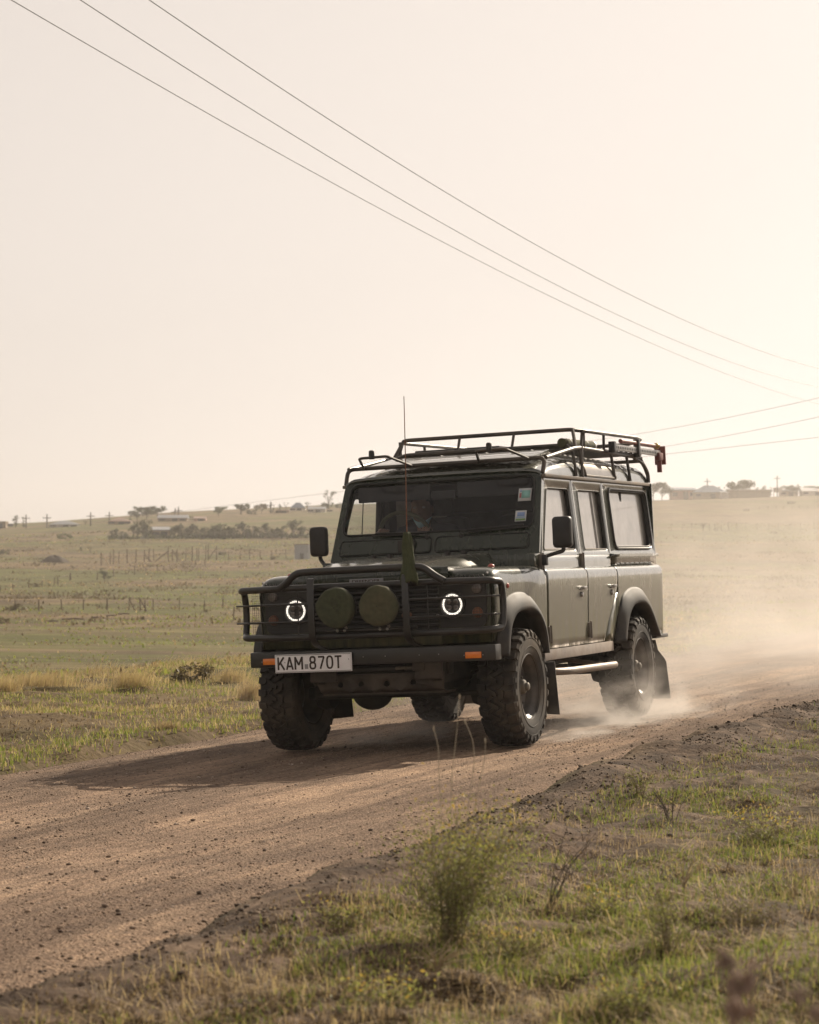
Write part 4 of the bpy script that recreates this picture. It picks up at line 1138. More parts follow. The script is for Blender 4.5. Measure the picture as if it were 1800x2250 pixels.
# ------------------------------------------------------------------ gear on the rack
JK = empty('lifting_jack'); JK.matrix_world = V2W
tag(JK, 'steel lifting jack with red handle strapped along the side of the roof rack', 'jack')
jb = MB().box(.735, .758, 2.55, 3.95, 2.022, 2.068, .003).build('beam', M['steel'], JK)
hl_ = MB()
for k in range(26): hl_.box(.7575, .7595, 2.62 + k * .05, 2.645 + k * .05, 2.036, 2.054)
hl_.build('beam_holes', M['seal'], jb)
MB().tube([(.748, 2.78, 2.098), (.748, 3.78, 2.100)], .017, 12).build('handle', M['redpaint'], JK)
MB().box(.728, .778, 2.50, 2.56, 2.00, 2.085, .006).build('end_clamp', M['blackmetal'], JK)
MB().box(.728, .775, 3.22, 3.27, 1.99, 2.13, .006).build('strap_clamp', M['blackmetal'], JK)
rn = MB().box(.732, .778, 3.84, 3.96, 1.985, 2.05, .012); rn.tube([(.755, 3.90, 1.89), (.755, 3.90, 2.0)], .02, 10)
rn.build('lifting_nose', M['redpaint'], JK)
MB().sphere((.755, 3.83, 2.10), .032, 12, 8, (1, 1.2, .8)).build('pivot', M['brass'], JK)
MB().box(.695, .785, 3.985, 4.01, 1.955, 2.105, .006).build('foot_plate', M['redpaint'], JK)
RO = empty('rolled_awning'); RO.matrix_world = V2W
tag(RO, 'dark rolled awning with pale end lying on the roof rack', 'awning')
MB().tube([(.60, 1.72, 2.052), (.62, 2.42, 2.056)], .034, 16).build('roll', M['canvas'], RO)
MB().tube([(.62, 2.42, 2.056), (.6205, 2.45, 2.056)], .036, 16).build('end_cap', M['plate'], RO)
for y in (1.85, 2.25): MB().lathe([(.036, -.012), (.0365, .012)], 16, 'y', (.600 + .02 * (y - 1.72) / .7, y, 2.054)).build('strap', M['seal'], RO)
BX = MB().box(-.62, .05, 1.95, 2.75, 2.034, 2.075, .008).build('folded_board', M['blackmetal'])
BX.matrix_world = V2W; tag(BX, 'flat dark board lying on the slats of the roof rack', 'board')

# ------------------------------------------------------------------ far field: placing by distance and bearing
def row_of(s, t, z): return 1284.2 - (z - CAM.z) / s * 5250
def find_s(u, row, a=60, b=560):
    """distance along the view at which the ground lies in this direction"""
    ss = np.linspace(a, b, 1200); tt = (u - 900) / 5250 * ss
    xx, yy = CAM.x + ss * FH.x + tt * RH.x, CAM.y + ss * FH.y + tt * RH.y
    rr = row_of(ss, tt, ground_h(xx, yy)); k = np.where(rr <= row)[0]
    if len(k): return float(ss[k[0]])
    return float(ss[np.argmin(rr)])
def spot(u, row, a=60, b=560):
    s = find_s(u, row, a, b); x, y = from_st(s, (u - 900) / 5250 * s)
    return s, x, y, gz(x, y)
M['wallbrown'] = simple('mud_wall', (.20, .15, .10), .9, var=.25, scale=2)
M['walltan'] = simple('block_wall', (.30, .24, .17), .9, var=.2, scale=2)
M['wallpale'] = simple('plastered_wall', (.50, .46, .42), .9, var=.12, scale=2)
M['wallpink'] = simple('pink_plaster', (.45, .30, .24), .9, var=.15, scale=2)
M['roofgrey'] = simple('grey_sheet_roof', (.20, .21, .23), .5, var=.15, scale=3, metal=.2)
M['roofblue'] = simple('blue_sheet_roof', (.15, .19, .25), .5, var=.15, scale=3, metal=.2)
M['roofred'] = simple('red_sheet_roof', (.23, .15, .12), .6, var=.2, scale=3)
M['roofwhite'] = simple('bare_zinc_roof', (.62, .62, .62), .4, var=.1, scale=3, metal=.3)
M['windowdark'] = simple('window_dark', (.04, .04, .045), .2, var=.2)
M['wood'] = simple('weathered_wood', (.11, .075, .05), .9, var=.35, scale=8)
M['palewood'] = simple('pale_stripped_wood', (.34, .26, .17), .9, var=.2, scale=8)
M['polewood'] = simple('pole_wood', (.10, .085, .075), .9, var=.25, scale=4)
def house(u0, u1, rtop, rbase, kind, wall, roof_m, label, name='house', smin=300, depth=.7, wins=2, wallfrac=.55, yawd=0):
    um = (u0 + u1) / 2
    s, x, y, z = spot(um, rbase, smin)
    w = (u1 - u0) / 5250 * s; H = (rbase - rtop) / 5250 * s; hw = H * wallfrac; d = max(3.0, w * depth)
    H_ = empty(name, (x, y, z - .15), YAW + rad(yawd)); tag(H_, label, 'house' if name == 'house' else name.replace('_', ' '))
    h2 = hw + .15
    MB().box(-w / 2 * .94, w / 2 * .94, 0, d, 0, h2).build('wall', M[wall], H_)
    R_ = MB(); e = w / 2
    if kind == 'hip':
        r0 = max(0, e - d * .5) * .9; R_.add([(-e, -.3, h2), (e, -.3, h2), (e, d + .3, h2), (-e, d + .3, h2), (-r0, d / 2, H), (r0, d / 2, H)], [(0, 1, 5, 4), (1, 2, 5), (2, 3, 4, 5), (3, 0, 4), (0, 3, 2, 1)])
    elif kind == 'gable':
        R_.add([(-e, -.3, h2), (e, -.3, h2), (e, d + .3, h2), (-e, d + .3, h2), (-e, d / 2, H), (e, d / 2, H)], [(0, 1, 5, 4), (1, 2, 5), (2, 3, 4, 5), (3, 0, 4), (0, 3, 2, 1)])
    elif kind == 'tower':
        R_.add([(-e, -.3, h2), (e, -.3, h2), (e, d + .3, h2), (-e, d + .3, h2), (-e * .25, d * .4, H), (e * .25, d * .4, H), (e * .25, d * .6, H), (-e * .25, d * .6, H)], [(0, 1, 5, 4), (1, 2, 6, 5), (2, 3, 7, 6), (3, 0, 4, 7), (4, 5, 6, 7), (0, 3, 2, 1)])
    elif kind == 'shed':
        R_.add([(-e, -.4, h2), (e, -.4, h2), (e, d + .3, H), (-e, d + .3, H), (-e, -.4, h2 + .12), (e, -.4, h2 + .12), (e, d + .3, H + .12), (-e, d + .3, H + .12)], [(4, 5, 6, 7), (0, 3, 2, 1), (0, 1, 5, 4), (1, 2, 6, 5), (2, 3, 7, 6), (3, 0, 4, 7)])
    if kind != 'flat': R_.build('roof', M[roof_m], H_, ang=10)
    else: MB().box(-e, e, -.1, d + .1, h2, h2 + .18, .03).build('coping', M[roof_m], H_)
    if wins:
        MB().box(-.45 + w * .08, .45 + w * .08, -.03, .05, 0.1, min(2.0, h2 * .85)).build('door', M['windowdark'], H_)
        for k in range(wins):
            cx = (-.34 + .68 * k / max(1, wins - 1)) * w
            if abs(cx - w * .08) < 1.0: cx += 1.2
            wd = MB().box(cx - .5, cx + .5, -.03, .05, h2 * .42, h2 * .78).build('window', M['windowdark'], H_)
    return H_
house(-20, 13, 1146, 1162, 'flat', 'wallbrown', 'walltan', 'low brown block house cut by the left edge on the skyline', wallfrac=.9)
house(106, 172, 1142, 1158, 'hip', 'wallpale', 'roofgrey', 'grey hip-roofed house on the left skyline between two thin poles', wallfrac=.35)
house(236, 288, 1135, 1152, 'hip', 'wallbrown', 'roofred', 'rust-roofed house on the left skyline above the round field bush', wallfrac=.4)
house(345, 412, 1129, 1146, 'gable', 'wallbrown', 'roofgrey', 'long low dark-roofed house on the skyline above the hedge hut', wallfrac=.45)
house(425, 452, 1133, 1145, 'gable', 'wallpink', 'roofred', 'tiny pinkish house on the skyline right of the long dark roof', wallfrac=.5, wins=1)
house(637, 672, 1102, 1122, 'tower', 'wallpale', 'roofblue', 'steep blue-grey pyramid-roofed house left of the vehicle on the skyline', wallfrac=.3)
house(676, 716, 1111, 1126, 'gable', 'wallpale', 'roofgrey', 'pale gabled house beside the tall thin tree by the mirror', wallfrac=.5)
house(606, 636, 1119, 1127, 'shed', 'wallbrown', 'roofred', 'low brown shed just left of the pyramid-roofed house', wallfrac=.6, wins=1)
house(336, 378, 1156, 1181, 'shed', 'wallbrown', 'roofgrey', 'dark hut with grey lean-to roof standing in the hedge row', 'hut', smin=200, wallfrac=.6, wins=1, yawd=12)
house(1474, 1532, 1067, 1095, 'shed', 'wallpink', 'roofblue', 'pinkish house with flat blue roof nearest the rear of the vehicle', wallfrac=.72)
house(1523, 1600, 1064, 1096, 'hip', 'walltan', 'roofblue', 'wide tan house with grey-blue hipped roof on the right skyline', wallfrac=.45)
house(1762, 1822, 1069, 1089, 'gable', 'wallpale', 'roofwhite', 'white-roofed house cut by the right edge on the skyline', wallfrac=.5)
house(1716, 1756, 1068, 1088, 'hip', 'walltan', 'roofgrey', 'small grey-roofed house between the pole and the white-roofed house', wallfrac=.5)
house(1586, 1602, 1078, 1096, 'shed', 'wallpale', 'roofwhite', 'narrow pale store at the left end of the long wall', wallfrac=.75, wins=0)
def long_wall():
    s, x, y, z = spot(1646, 1094, 300); w = 90 / 5250 * s; h = 20 / 5250 * s
    W_ = empty('boundary_wall', (x, y, z - .2), YAW - rad(2)); tag(W_, 'long tan boundary wall on the right skyline', 'wall')
    for k in range(10):
        MB().box(-w / 2 + w / 10 * k + .02, -w / 2 + w / 10 * (k + 1) - .02, 0, .2, 0, h - .1).build('wall_panel', M['walltan'], W_)
    for k in range(11): MB().box(-w / 2 + w / 10 * k - .14, -w / 2 + w / 10 * k + .14, -.06, .26, 0, h + .08).build('pillar', M['walltan'], W_)
    MB().box(-w / 2, w / 2, -.1, .3, h - .098, h + .05).build('coping', M['wallpale'], W_)
long_wall()
s_, x_, y_, z_ = spot(1710, 1091, 300)
sg = empty('notice_board', (x_, y_, z_ - .2), YAW); tag(sg, 'small pale board on two posts right of the long wall', 'board')
MB().box(-.9, .9, 0, .06, 1.0, 2.0).build('panel', M['wallpale'], sg)
for x in (-.8, .8): MB().box(x - .05, x + .05, .065, .15, -.2, 2.0).build('post', M['wood'], sg)

# corrugated kiosk by the fence
s_, x_, y_, z_ = spot(662, 1229, 150)
KI = empty('tin_shed', (x_, y_, z_ - .05), YAW - rad(10)); tag(KI, 'small corrugated tin shed with dark hatch beside the vehicle mirror', 'shed')
kw, kh = 30 / 5250 * s_, 33 / 5250 * s_
M['tin'] = simple('weathered_tin', (.34, .35, .37), .5, metal=.3, var=.2, scale=5)
cr = MB(); N = 48
def corr(p0, p1, n, hgt):
    rows = [[], []]
    d = Vector(p1) - Vector(p0); nn = Vector((d.y, -d.x)).normalized()
    for k in range(n + 1):
        p = Vector(p0) + d * k / n + nn * (.02 * (k % 2)); rows[0].append((p.x, p.y, 0)); rows[1].append((p.x, p.y, hgt))
    cr.grid(rows)
corr((-kw / 2, 0), (kw / 2, 0), N, kh); corr((kw / 2, 0), (kw / 2, 1.3), 36, kh); corr((kw / 2, 1.3), (-kw / 2, 1.3), N, kh * .92); corr((-kw / 2, 1.3), (-kw / 2, 0), 36, kh)
cr.build('wall', M['tin'], KI, ang=10)
MB().box(-kw / 2 - .08, kw / 2 + .12, -.15, 1.45, kh, kh + .06, .01, Matrix.Rotation(rad(-3), 3, 'X'), (0, 0, kh)).build('roof', M['roofred'], KI)
MB().box(-.12, .28, -.035, .02, .05, kh * .42).build('hatch', M['windowdark'], KI)

# ------------------------------------------------------------------ fences
def fence(name, pts, label, hpx, wires=2, lean=.06, rails=False, extra=(), mat='wood', jitter=.15, smin=60, thick=.05, wirer=.008):
    """pts: list of (u, row of the foot); one post each"""
    P = []
    for u, rw in pts:
        s, x, y, z = spot(u, rw, smin); P.append((x, y, z, hpx / 5250 * s * (1 + random.uniform(-jitter, jitter))))
    F = empty(name, P[0][:3], YAW); tag(F, label, 'fence')
    inv = Matrix.Rotation(-YAW, 3, 'Z')
    L = lambda p: inv @ (Vector(p) - Vector(P[0][:3]))
    tops = []
    for x, y, z, h in P:
        a = L((x, y, z - .3)); b = a + Vector((random.uniform(-lean, lean) * h, random.uniform(-lean, lean) * h, h + .3)); tops.append((a, b))
        MB().tube([a, (a + b) / 2 + Vector((random.uniform(-.03, .03), 0, 0)), b], thick * random.uniform(.8, 1.25), 6, taper=.8).build('post', M[mat], F)
    for w in range(wires):
        f = .92 - .55 * w / max(1, wires)
        MB().tube([a + (b - a) * f for a, b in tops], wirer, 4, cap=False).build('wire', M['polewood'], F)
    for (i, du, f0) in extra:                                        # slanting props
        a, b = tops[i]; MB().tube([a + (b - a) * f0, a + Vector((du, 0, .2))], thick * .9, 6).build('prop', M['palewood' if du > 0 and i == 0 else mat], F)
    return F
pen_back = [(223, 1243), (243, 1240), (249, 1240), (262, 1239), (280, 1238), (299, 1237), (317, 1235), (327, 1236), (338, 1233), (370, 1234), (379, 1234), (389, 1235), (408, 1233), (422, 1234), (433, 1233), (437, 1233), (452, 1231), (457, 1231), (475, 1231)]
pen_front = [(157, 1275), (213, 1275), (249, 1268), (295, 1263), (322, 1262), (347, 1259), (362, 1258), (375, 1255), (403, 1250), (428, 1247), (452, 1245)]
fence('pen_fence', pen_back, 'weathered wooden pen fence of many thin uprights in the left field', 31, 2, .05, extra=((0, .9, .95), (6, .9, .7), (9, -1.6, .8), (10, 1.0, .9), (18, -1.0, .9)), smin=150, thick=.06)
fence('pen_fence', pen_front, 'front run of short leaning posts below the wooden pen in the left field', 17, 1, .12, smin=150, thick=.05)
fence('post_fence', [(476, 1232), (503, 1231), (528, 1230), (548, 1229), (572, 1228), (598, 1227), (628, 1226), (690, 1224)], 'line of fence posts running from the pen to the tin shed', 20, 2, .04, smin=150)
fence('wire_fence', [(33, 1340), (85, 1342), (135, 1340), (185, 1341), (235, 1341), (284, 1341), (309, 1343), (318, 1344), (338, 1343), (395, 1341), (449, 1342), (489, 1338), (515, 1362)], 'nearer thin wire fence with leaning strainer posts across the left field', 26, 2, .05, extra=((5, .35, .95), (6, .4, .98)), smin=60, thick=.035, wirer=.005)
fence('stick_fence', [(1, 1300), (30, 1296), (63, 1292), (92, 1290), (120, 1284), (127, 1285), (153, 1276)], 'short crooked stick fence at the left edge of the field', 16, 1, .12, smin=100)
fence('stick_fence', [(1476, 1168), (1500, 1166), (1521, 1165), (1545, 1170), (1560, 1168), (1572, 1167), (1586, 1168), (1601, 1167), (1619, 1167), (1640, 1166), (1665, 1165), (1690, 1166), (1712, 1166), (1735, 1164), (1760, 1165), (1790, 1164)], 'faint stick fence crossing the dusty right field', 17, 1, .06, smin=150)
fence('stick_fence', [(1669, 1121), (1688, 1120), (1707, 1119), (1722, 1120), (1741, 1119), (1757, 1118), (1776, 1118), (1798, 1117)], 'small pale fence below the houses in the right field', 9, 3, .04, smin=200)
for (u0, r0, u1, r1, lab) in ((100, 1367, 126, 1364, 'leftmost fallen stick in the green strip'), (136, 1363, 183, 1361, 'longest fallen pole in the green strip'), (202, 1359, 224, 1360, 'third fallen stick in the green strip from the left'), (234, 1355, 253, 1354, 'fourth fallen stick in the green strip from the left'), (260, 1351, 283, 1351, 'rightmost fallen stick in the green strip')):
    s0, x0, y0, z0 = spot(u0, r0, 60); t1_ = (u1 - 900) / 5250 * s0; x1, y1 = from_st(s0 + .3, t1_)
    lg = MB().tube([(0, 0, .03), ((x1 - x0) * .5, (y1 - y0) * .5, .06 + gz((x0 + x1) / 2, (y0 + y1) / 2) - z0), (x1 - x0, y1 - y0, gz(x1, y1) - z0 + .04)], .045, 6, taper=.7).build('fallen_stick', M['wood']); lg.location = (x0, y0, z0)
    tag(lg, lab, 'stick', 'sticks lying in the field')

# ------------------------------------------------------------------ trees and shrubs
GREENS = [(0, (.020, .026, .012)), (.5, (.045, .055, .022)), (1, (.085, .095, .035))]
M['leaf_far'] = leafmat('far_foliage', GREENS, trans=.35)
M['leaf_dry'] = leafmat('dry_foliage', [(0, (.06, .045, .025)), (.5, (.11, .085, .045)), (1, (.16, .13, .07))], trans=.35)
M['leaf_pale'] = leafmat('pale_foliage', [(0, (.05, .065, .03)), (.5, (.085, .105, .045)), (1, (.13, .15, .06))], trans=.4)
M['bark'] = simple('bark', (.09, .07, .055), .95, var=.3, scale=10)
def crown_mesh(name, seed, n, kind):
    """leaf faces in uneven clumps; unit height 1, foot at 0"""
    g = np.random.default_rng(seed); V = []; A = []
    if kind == 'shrub': cl = [(g.normal(0, .17), g.normal(0, .17), g.uniform(.22, .86), g.uniform(.10, .20)) for _ in range(16)]
    elif kind == 'bush': cl = [(g.normal(0, .30), g.normal(0, .30), abs(g.normal(.35, .25)), g.uniform(.15, .26)) for _ in range(16)]
    elif kind == 'column': cl = [(g.normal(0, .07), g.normal(0, .07), g.uniform(.12, .96), g.uniform(.06, .12)) for _ in range(16)]
    elif kind == 'sparse': cl = [(g.normal(0, .15), g.normal(0, .15), g.uniform(.45, .97), g.uniform(.06, .12)) for _ in range(12)]
    else: cl = [(g.normal(0, .32), g.normal(0, .32), g.uniform(.5, .88), g.uniform(.12, .24)) for _ in range(18)]
    for cx, cy, cz, r in cl:
        k = n // len(cl)
        p = g.normal(0, 1, (k, 3)); p /= np.linalg.norm(p, axis=1)[:, None]; p *= (g.random(k) ** .45)[:, None] * r * (1, 1, .8)
        p += (cx, cy, cz); p[:, 2] = np.clip(p[:, 2], .01, 1.0)
        sz = r * g.uniform(.16, .38, k)
        d1 = g.normal(0, 1, (k, 3)); d1 /= np.linalg.norm(d1, axis=1)[:, None]; d2 = np.cross(d1, g.normal(0, 1, (k, 3))); d2 /= np.linalg.norm(d2, axis=1)[:, None]
        q = np.stack([p - d1 * sz[:, None], p + d2 * sz[:, None] * .45, p + d1 * sz[:, None], p - d2 * sz[:, None] * .45], 1)
        V.append(q.reshape(-1, 3)); A.append(np.repeat(g.uniform(0, 1, k) * .7 + .3 * g.random(), 4))
    V = np.concatenate(V); A = np.concatenate(A); f = np.arange(len(V)).reshape(-1, 4)
    return np_mesh(name, V, f, False, {'v': A}), cl
TREES = {}
for kind, nn in (('shrub', 900), ('bush', 800), ('column', 700), ('sparse', 420), ('tree', 1300)):
    for k in range(3):
        me, cl = crown_mesh('crown', 40 + 7 * k + len(kind), nn, kind)
        tr = MB(); tr.tube([(0, 0, -.06), (.01, 0, .2), (.0, .01, .5 if kind != 'bush' else .2)], .028 if kind != 'column' else .02, 7, taper=.5)
        for cx, cy, cz, r in cl[:8]:
            if kind != 'bush' or cz > .3: tr.tube([(0, 0, cz * .35), (cx * .5, cy * .5, cz * .72), (cx, cy, cz)], .011, 5, taper=.4)
        TREES[kind, k] = (me, tr.mesh('trunk'))
def tree(u, rbase, hpx, kind, label, cat='tree', name=None, leaf='leaf_far', wide=1.0, smin=150, group=None):
    s, x, y, z = spot(u, rbase, smin); h = hpx / 5250 * s
    k = random.randrange(3); me, tm = TREES[kind, k]
    T = empty(name or {'shrub': 'shrub', 'bush': 'bush', 'column': 'cypress_tree', 'sparse': 'thin_tree', 'tree': 'tree'}[kind], (x, y, z), random.uniform(0, 6.28))
    T.scale = (h * wide, h * wide, h); tag(T, label, cat, group)
    key = leaf + me.name
    m2 = bpy.data.meshes.get(key)
    if m2 is None:
        m2 = me.copy(); m2.name = key; m2.materials.clear(); m2.materials.append(M[leaf])
    if not tm.materials: tm.materials.append(M['bark'])
    link('crown', m2, None, T); link('trunk', tm, None, T)
    return T
ORD = ['first', 'second', 'third', 'fourth', 'fifth', 'sixth', 'seventh', 'eighth', 'ninth', 'tenth', 'eleventh', 'twelfth', 'thirteenth', 'fourteenth', 'fifteenth', 'sixteenth', 'seventeenth', 'eighteenth', 'nineteenth', 'twentieth', 'twenty-first', 'twenty-second', 'twenty-third', 'twenty-fourth', 'twenty-fifth', 'twenty-sixth', 'twenty-seventh', 'twenty-eighth', 'twenty-ninth', 'thirtieth']
hedge = [(246, 16), (256, 20), (271, 14), (293, 27), (303, 18), (316, 38), (324, 30), (384, 26), (396, 30), (408, 22), (421, 30), (438, 20), (448, 22), (458, 20), (470, 26), (482, 30), (492, 20), (504, 24), (514, 22), (536, 34), (546, 18), (560, 24), (572, 22), (584, 30), (596, 18), (608, 22), (622, 20), (645, 36), (662, 24), (686, 20)]
for i, (u, h) in enumerate(hedge):
    tree(u, 1182, h * 1.15, 'shrub', f'{ORD[i]} dark shrub from the left in the hedge row crossing the field', 'shrub', wide=random.uniform(.8, 1.25), smin=200, group='shrubs of the hedge row')
sky_trees = [(34, 1160, 34, 'column', 'tall slim cypress on the far left skyline'), (52, 1160, 24, 'column', 'shorter cypress beside the tall one on the far left skyline'),
    (187, 1156, 14, 'sparse', 'little bare tree right of the grey hip-roofed house'), (287, 1146, 20, 'column', 'narrow dark tree at the right end of the rust-roofed house'),
    (301, 1145, 24, 'tree', 'first of the rounded trees right of the rust-roofed house'), (322, 1143, 30, 'tree', 'second of the rounded trees, left of the long dark roof'), (346, 1140, 28, 'tree', 'rounded tree standing over the left end of the long dark roof'),
    (415, 1143, 12, 'bush', 'low bush at the right end of the long dark roof'), (480, 1135, 22, 'tree', 'broad flat green tree alone on the skyline right of the long dark roof'),
    (530, 1131, 24, 'tree', 'broad dark tree on the skyline, second right of the long dark roof'), (552, 1131, 16, 'bush', 'low bush touching the broad dark skyline tree'),
    (575, 1129, 22, 'tree', 'dry brownish tree left of the two spiky cypresses'), (594, 1127, 22, 'column', 'left one of two spiky cypresses before the pyramid-roofed house'),
    (600, 1127, 16, 'column', 'right one of two spiky cypresses before the pyramid-roofed house'), (615, 1124, 20, 'column', 'lone small cypress left of the pyramid-roofed house'),
    (629, 1123, 18, 'sparse', 'thin leafless tree behind the left of the pyramid-roofed house'), (676, 1121, 20, 'sparse', 'thin tree between the pyramid roof and the pale gable'),
    (722, 1118, 46, 'sparse', 'tall thin airy tree on the skyline by the windscreen pillar'), (716, 1118, 20, 'bush', 'bush at the foot of the tall thin airy tree'), (745, 1116, 18, 'bush', 'bush half hidden by the windscreen pillar'),
    (1436, 1098, 40, 'tree', 'hazy tree touching the rear of the vehicle'), (1455, 1098, 34, 'tree', 'hazy spreading tree second from the rear of the vehicle'), (1472, 1097, 26, 'sparse', 'thin hazy tree left of the pinkish house'),
    (1586, 1088, 24, 'sparse', 'thin tree behind the right end of the hipped house'), (1618, 1088, 28, 'tree', 'rounded hazy tree behind the left of the long wall'), (1632, 1086, 38, 'tree', 'tallest hazy tree standing behind the long wall'),
    (1666, 1084, 26, 'column', 'first spiky tree behind the right half of the long wall'), (1680, 1084, 30, 'column', 'second spiky tree behind the right half of the long wall'), (1694, 1083, 24, 'column', 'third spiky tree at the right end of the long wall'),
    (1738, 1080, 24, 'tree', 'hazy tree over the small grey-roofed house'), (1752, 1080, 30, 'column', 'tall spiky tree left of the white-roofed house'), (1775, 1079, 22, 'tree', 'rounded tree behind the white-roofed house'), (1793, 1079, 20, 'tree', 'tree at the right edge over the white-roofed house')]
for u, rb, h, kind, lab in sky_trees:
    tree(u, rb, h, kind, lab, 'tree', wide={'tree': 1.2, 'column': 1.0, 'sparse': 1.0, 'bush': 1.2}[kind], leaf='leaf_dry' if 'dry' in lab or 'leafless' in lab else ('leaf_pale' if 'green' in lab else 'leaf_far'), smin=300, group='trees on the skyline')
field_bushes = [(145, 1184, 20, 'bush', 'leaf_pale', 'round green bush alone at the far edge of the left field'), (229, 1274, 30, 'column', 'leaf_far', 'dark upright bush at the corner of the wooden pen'),
    (178, 1213, 14, 'sparse', 'leaf_far', 'small scrubby bush left of the dark mound group'), (198, 1216, 16, 'sparse', 'leaf_dry', 'bare brown scrub right of the small scrubby bush'), (487, 1221, 11, 'bush', 'leaf_far', 'small round bush right of the wooden pen'),
    (35, 1341, 20, 'bush', 'leaf_dry', 'dark bush on the nearer wire fence at the left'), (600, 1230, 14, 'bush', 'leaf_dry', 'brown thicket left of the tin shed'), (160, 1255, 14, 'sparse', 'leaf_far', 'scrub tuft left of the pen corner'),
    (8, 1218, 14, 'bush', 'leaf_far', 'bush cut by the left edge in the far field'), (3, 1370, 22, 'bush', 'leaf_dry', 'brown bush cut by the left edge in the near field'), (188, 1196, 12, 'sparse', 'leaf_dry', 'thin dry sapling in the far left field'),
    (268, 1372, 12, 'sparse', 'leaf_dry', 'tiny sapling below the wire fence in the green strip'), (80, 1290, 14, 'bush', 'leaf_dry', 'brown shrub beside the crooked stick fence'),
    (1545, 1168, 22, 'sparse', 'leaf_dry', 'thin pale sapling in the dusty right field'), (1576, 1172, 18, 'sparse', 'leaf_dry', 'second thin sapling right along the stick fence'), (1740, 1108, 12, 'bush', 'leaf_far', 'faint bush above the pale fence in the right field'), (1640, 1123, 8, 'bush', 'leaf_dry', 'low dry bush left of the pale fence in the right field'),
    (1700, 1173, 10, 'bush', 'leaf_dry', 'low grey bush under the stick fence in the right field')]
for u, rb, h, kind, leaf, lab in field_bushes:
    tree(u, rb, h, kind, lab, 'bush', name='field_bush', leaf=leaf, wide={'bush': 1.3, 'sparse': 1.1, 'column': 2.0}[kind], smin=60, group='bushes in the fields')
# dark mound in the field
s_, x_, y_, z_ = spot(118, 1236, 150)
md_ = MB(); rows = []
for i in range(9):
    r = 1 - i / 8
    rows.append([(math.cos(a) * 1.7 * r * (1 + .12 * math.sin(5 * a)), math.sin(a) * 1.1 * r, .75 * (1 - r ** 2.2) * (1 + .15 * math.sin(3 * a + 2))) for a in np.linspace(0, 2 * math.pi, 25)])
mo_ = md_.grid(rows).build('brush_pile', simple('dead_brush', (.055, .042, .03), .95, var=.5, scale=9, bmp=1.0)); mo_.location = (x_, y_, z_ - .05); mo_.rotation_euler = (0, 0, YAW)
tag(mo_, 'low dark mound of cut brush in the left field', 'mound')

# ------------------------------------------------------------------ poles and power lines
for u, rt, rb, lab in ((103, 1127, 1160, 'thin utility pole left of the grey hip-roofed house'), (199, 1123, 1156, 'utility pole right of the grey hip-roofed house'), (57, 1128, 1160, 'faint utility pole near the cypresses at far left'), (240, 1122, 1152, 'faint pole behind the rust-roofed house'),
                       (385, 1114, 1142, 'left of two close thin poles above the long dark roof'), (392, 1111, 1142, 'right of two close thin poles above the long dark roof'), (529, 1106, 1131, 'thin pole behind the broad dark skyline tree'), (595, 1100, 1127, 'thin pole over the two spiky cypresses'),
                       (1555, 1045, 1092, 'utility pole behind the hipped house on the right skyline'), (1709, 1042, 1092, 'tall utility pole right of the long wall')):
    s, x, y, z = spot(u, rb, 330); h = (rb - rt) / 5250 * s
    P_ = empty('utility_pole', (x, y, z - .2), YAW); tag(P_, lab, 'pole', 'poles on the skyline')
    MB().tube([(0, 0, -.3), (0, 0, h)], .13, 8, taper=.7).build('shaft', M['polewood'], P_)
    MB().box(-.7, .7, -.07, .07, h - .7, h - .58).build('crossarm', M['polewood'], P_)
M['wire'] = simple('weathered_cable', (.20, .19, .185), .5, var=.1, metal=.4)
def cable(pts, d0, d1, label, r=.0056, n=60):
    """pts: direction samples of the cable; hung in a straight vertical plane between distances d0 and d1"""
    U = np.array([p[0] for p in pts], float); Rw = np.array([p[1] for p in pts], float)
    u0, u1 = U[0], U[-1]; t0, t1 = (u0 - 900) / 5250 * d0, (u1 - 900) / 5250 * d1
    co = []
    for u, rw in zip(U, Rw):                                        # where the sight line meets the plane
        k = (u - 900) / 5250; f = (k * d0 - t0) / ((t1 - t0) - k * (d1 - d0)); s = d0 + (d1 - d0) * f
        co.append((f, CAM.z + (1284.2 - rw) / 5250 * s))
    q = np.polyfit([c[0] for c in co], [c[1] for c in co], 2)
    P = []
    for f in list(np.linspace(-.35, 1.25, n)) + [1.6, 2.0, 2.4]:
        s = max(8.0, d0 + (d1 - d0) * f); t = t0 + (t1 - t0) * f; x, y = from_st(s, t); P.append((x, y, float(np.polyval(q, min(f, 1.25)))))
    o = MB().tube(P, r, 5, cap=False).build('power_line', M['wire']); tag(o, label, 'power line', 'power lines overhead')
k_ = 1800 / 1725
cable([(45 * k_, 0), (400 * k_, 215 * k_), (845 * k_, 470 * k_), (1200 * k_, 640 * k_), (1500 * k_, 770 * k_), (1725 * k_, 852 * k_)], 27, 73, 'lowest of the three power lines sweeping down from the top left')
cable([(185 * k_, 0), (700 * k_, 335 * k_), (1100 * k_, 565 * k_), (1400 * k_, 700 * k_), (1725 * k_, 815 * k_)], 27, 67, 'middle one of the three power lines sweeping down from the top left')
cable([(335 * k_, 0), (800 * k_, 325 * k_), (1200 * k_, 555 * k_), (1500 * k_, 690 * k_), (1725 * k_, 777 * k_)], 27, 61, 'highest of the three power lines sweeping down from the top left')
cable([(402, 1126), (760, 1070), (1461, 1017), (1800, 948)], 170, 105, 'faint power line running low behind the vehicle, lowest at the right', r=.009)
cable([(1100, 1020), (1456, 982), (1800, 916)], 170, 105, 'middle faint power line rising to the right behind the roof rack', r=.009)
cable([(1050, 990), (1415, 951), (1800, 874)], 170, 105, 'top faint power line rising to the right behind the roof rack', r=.009)

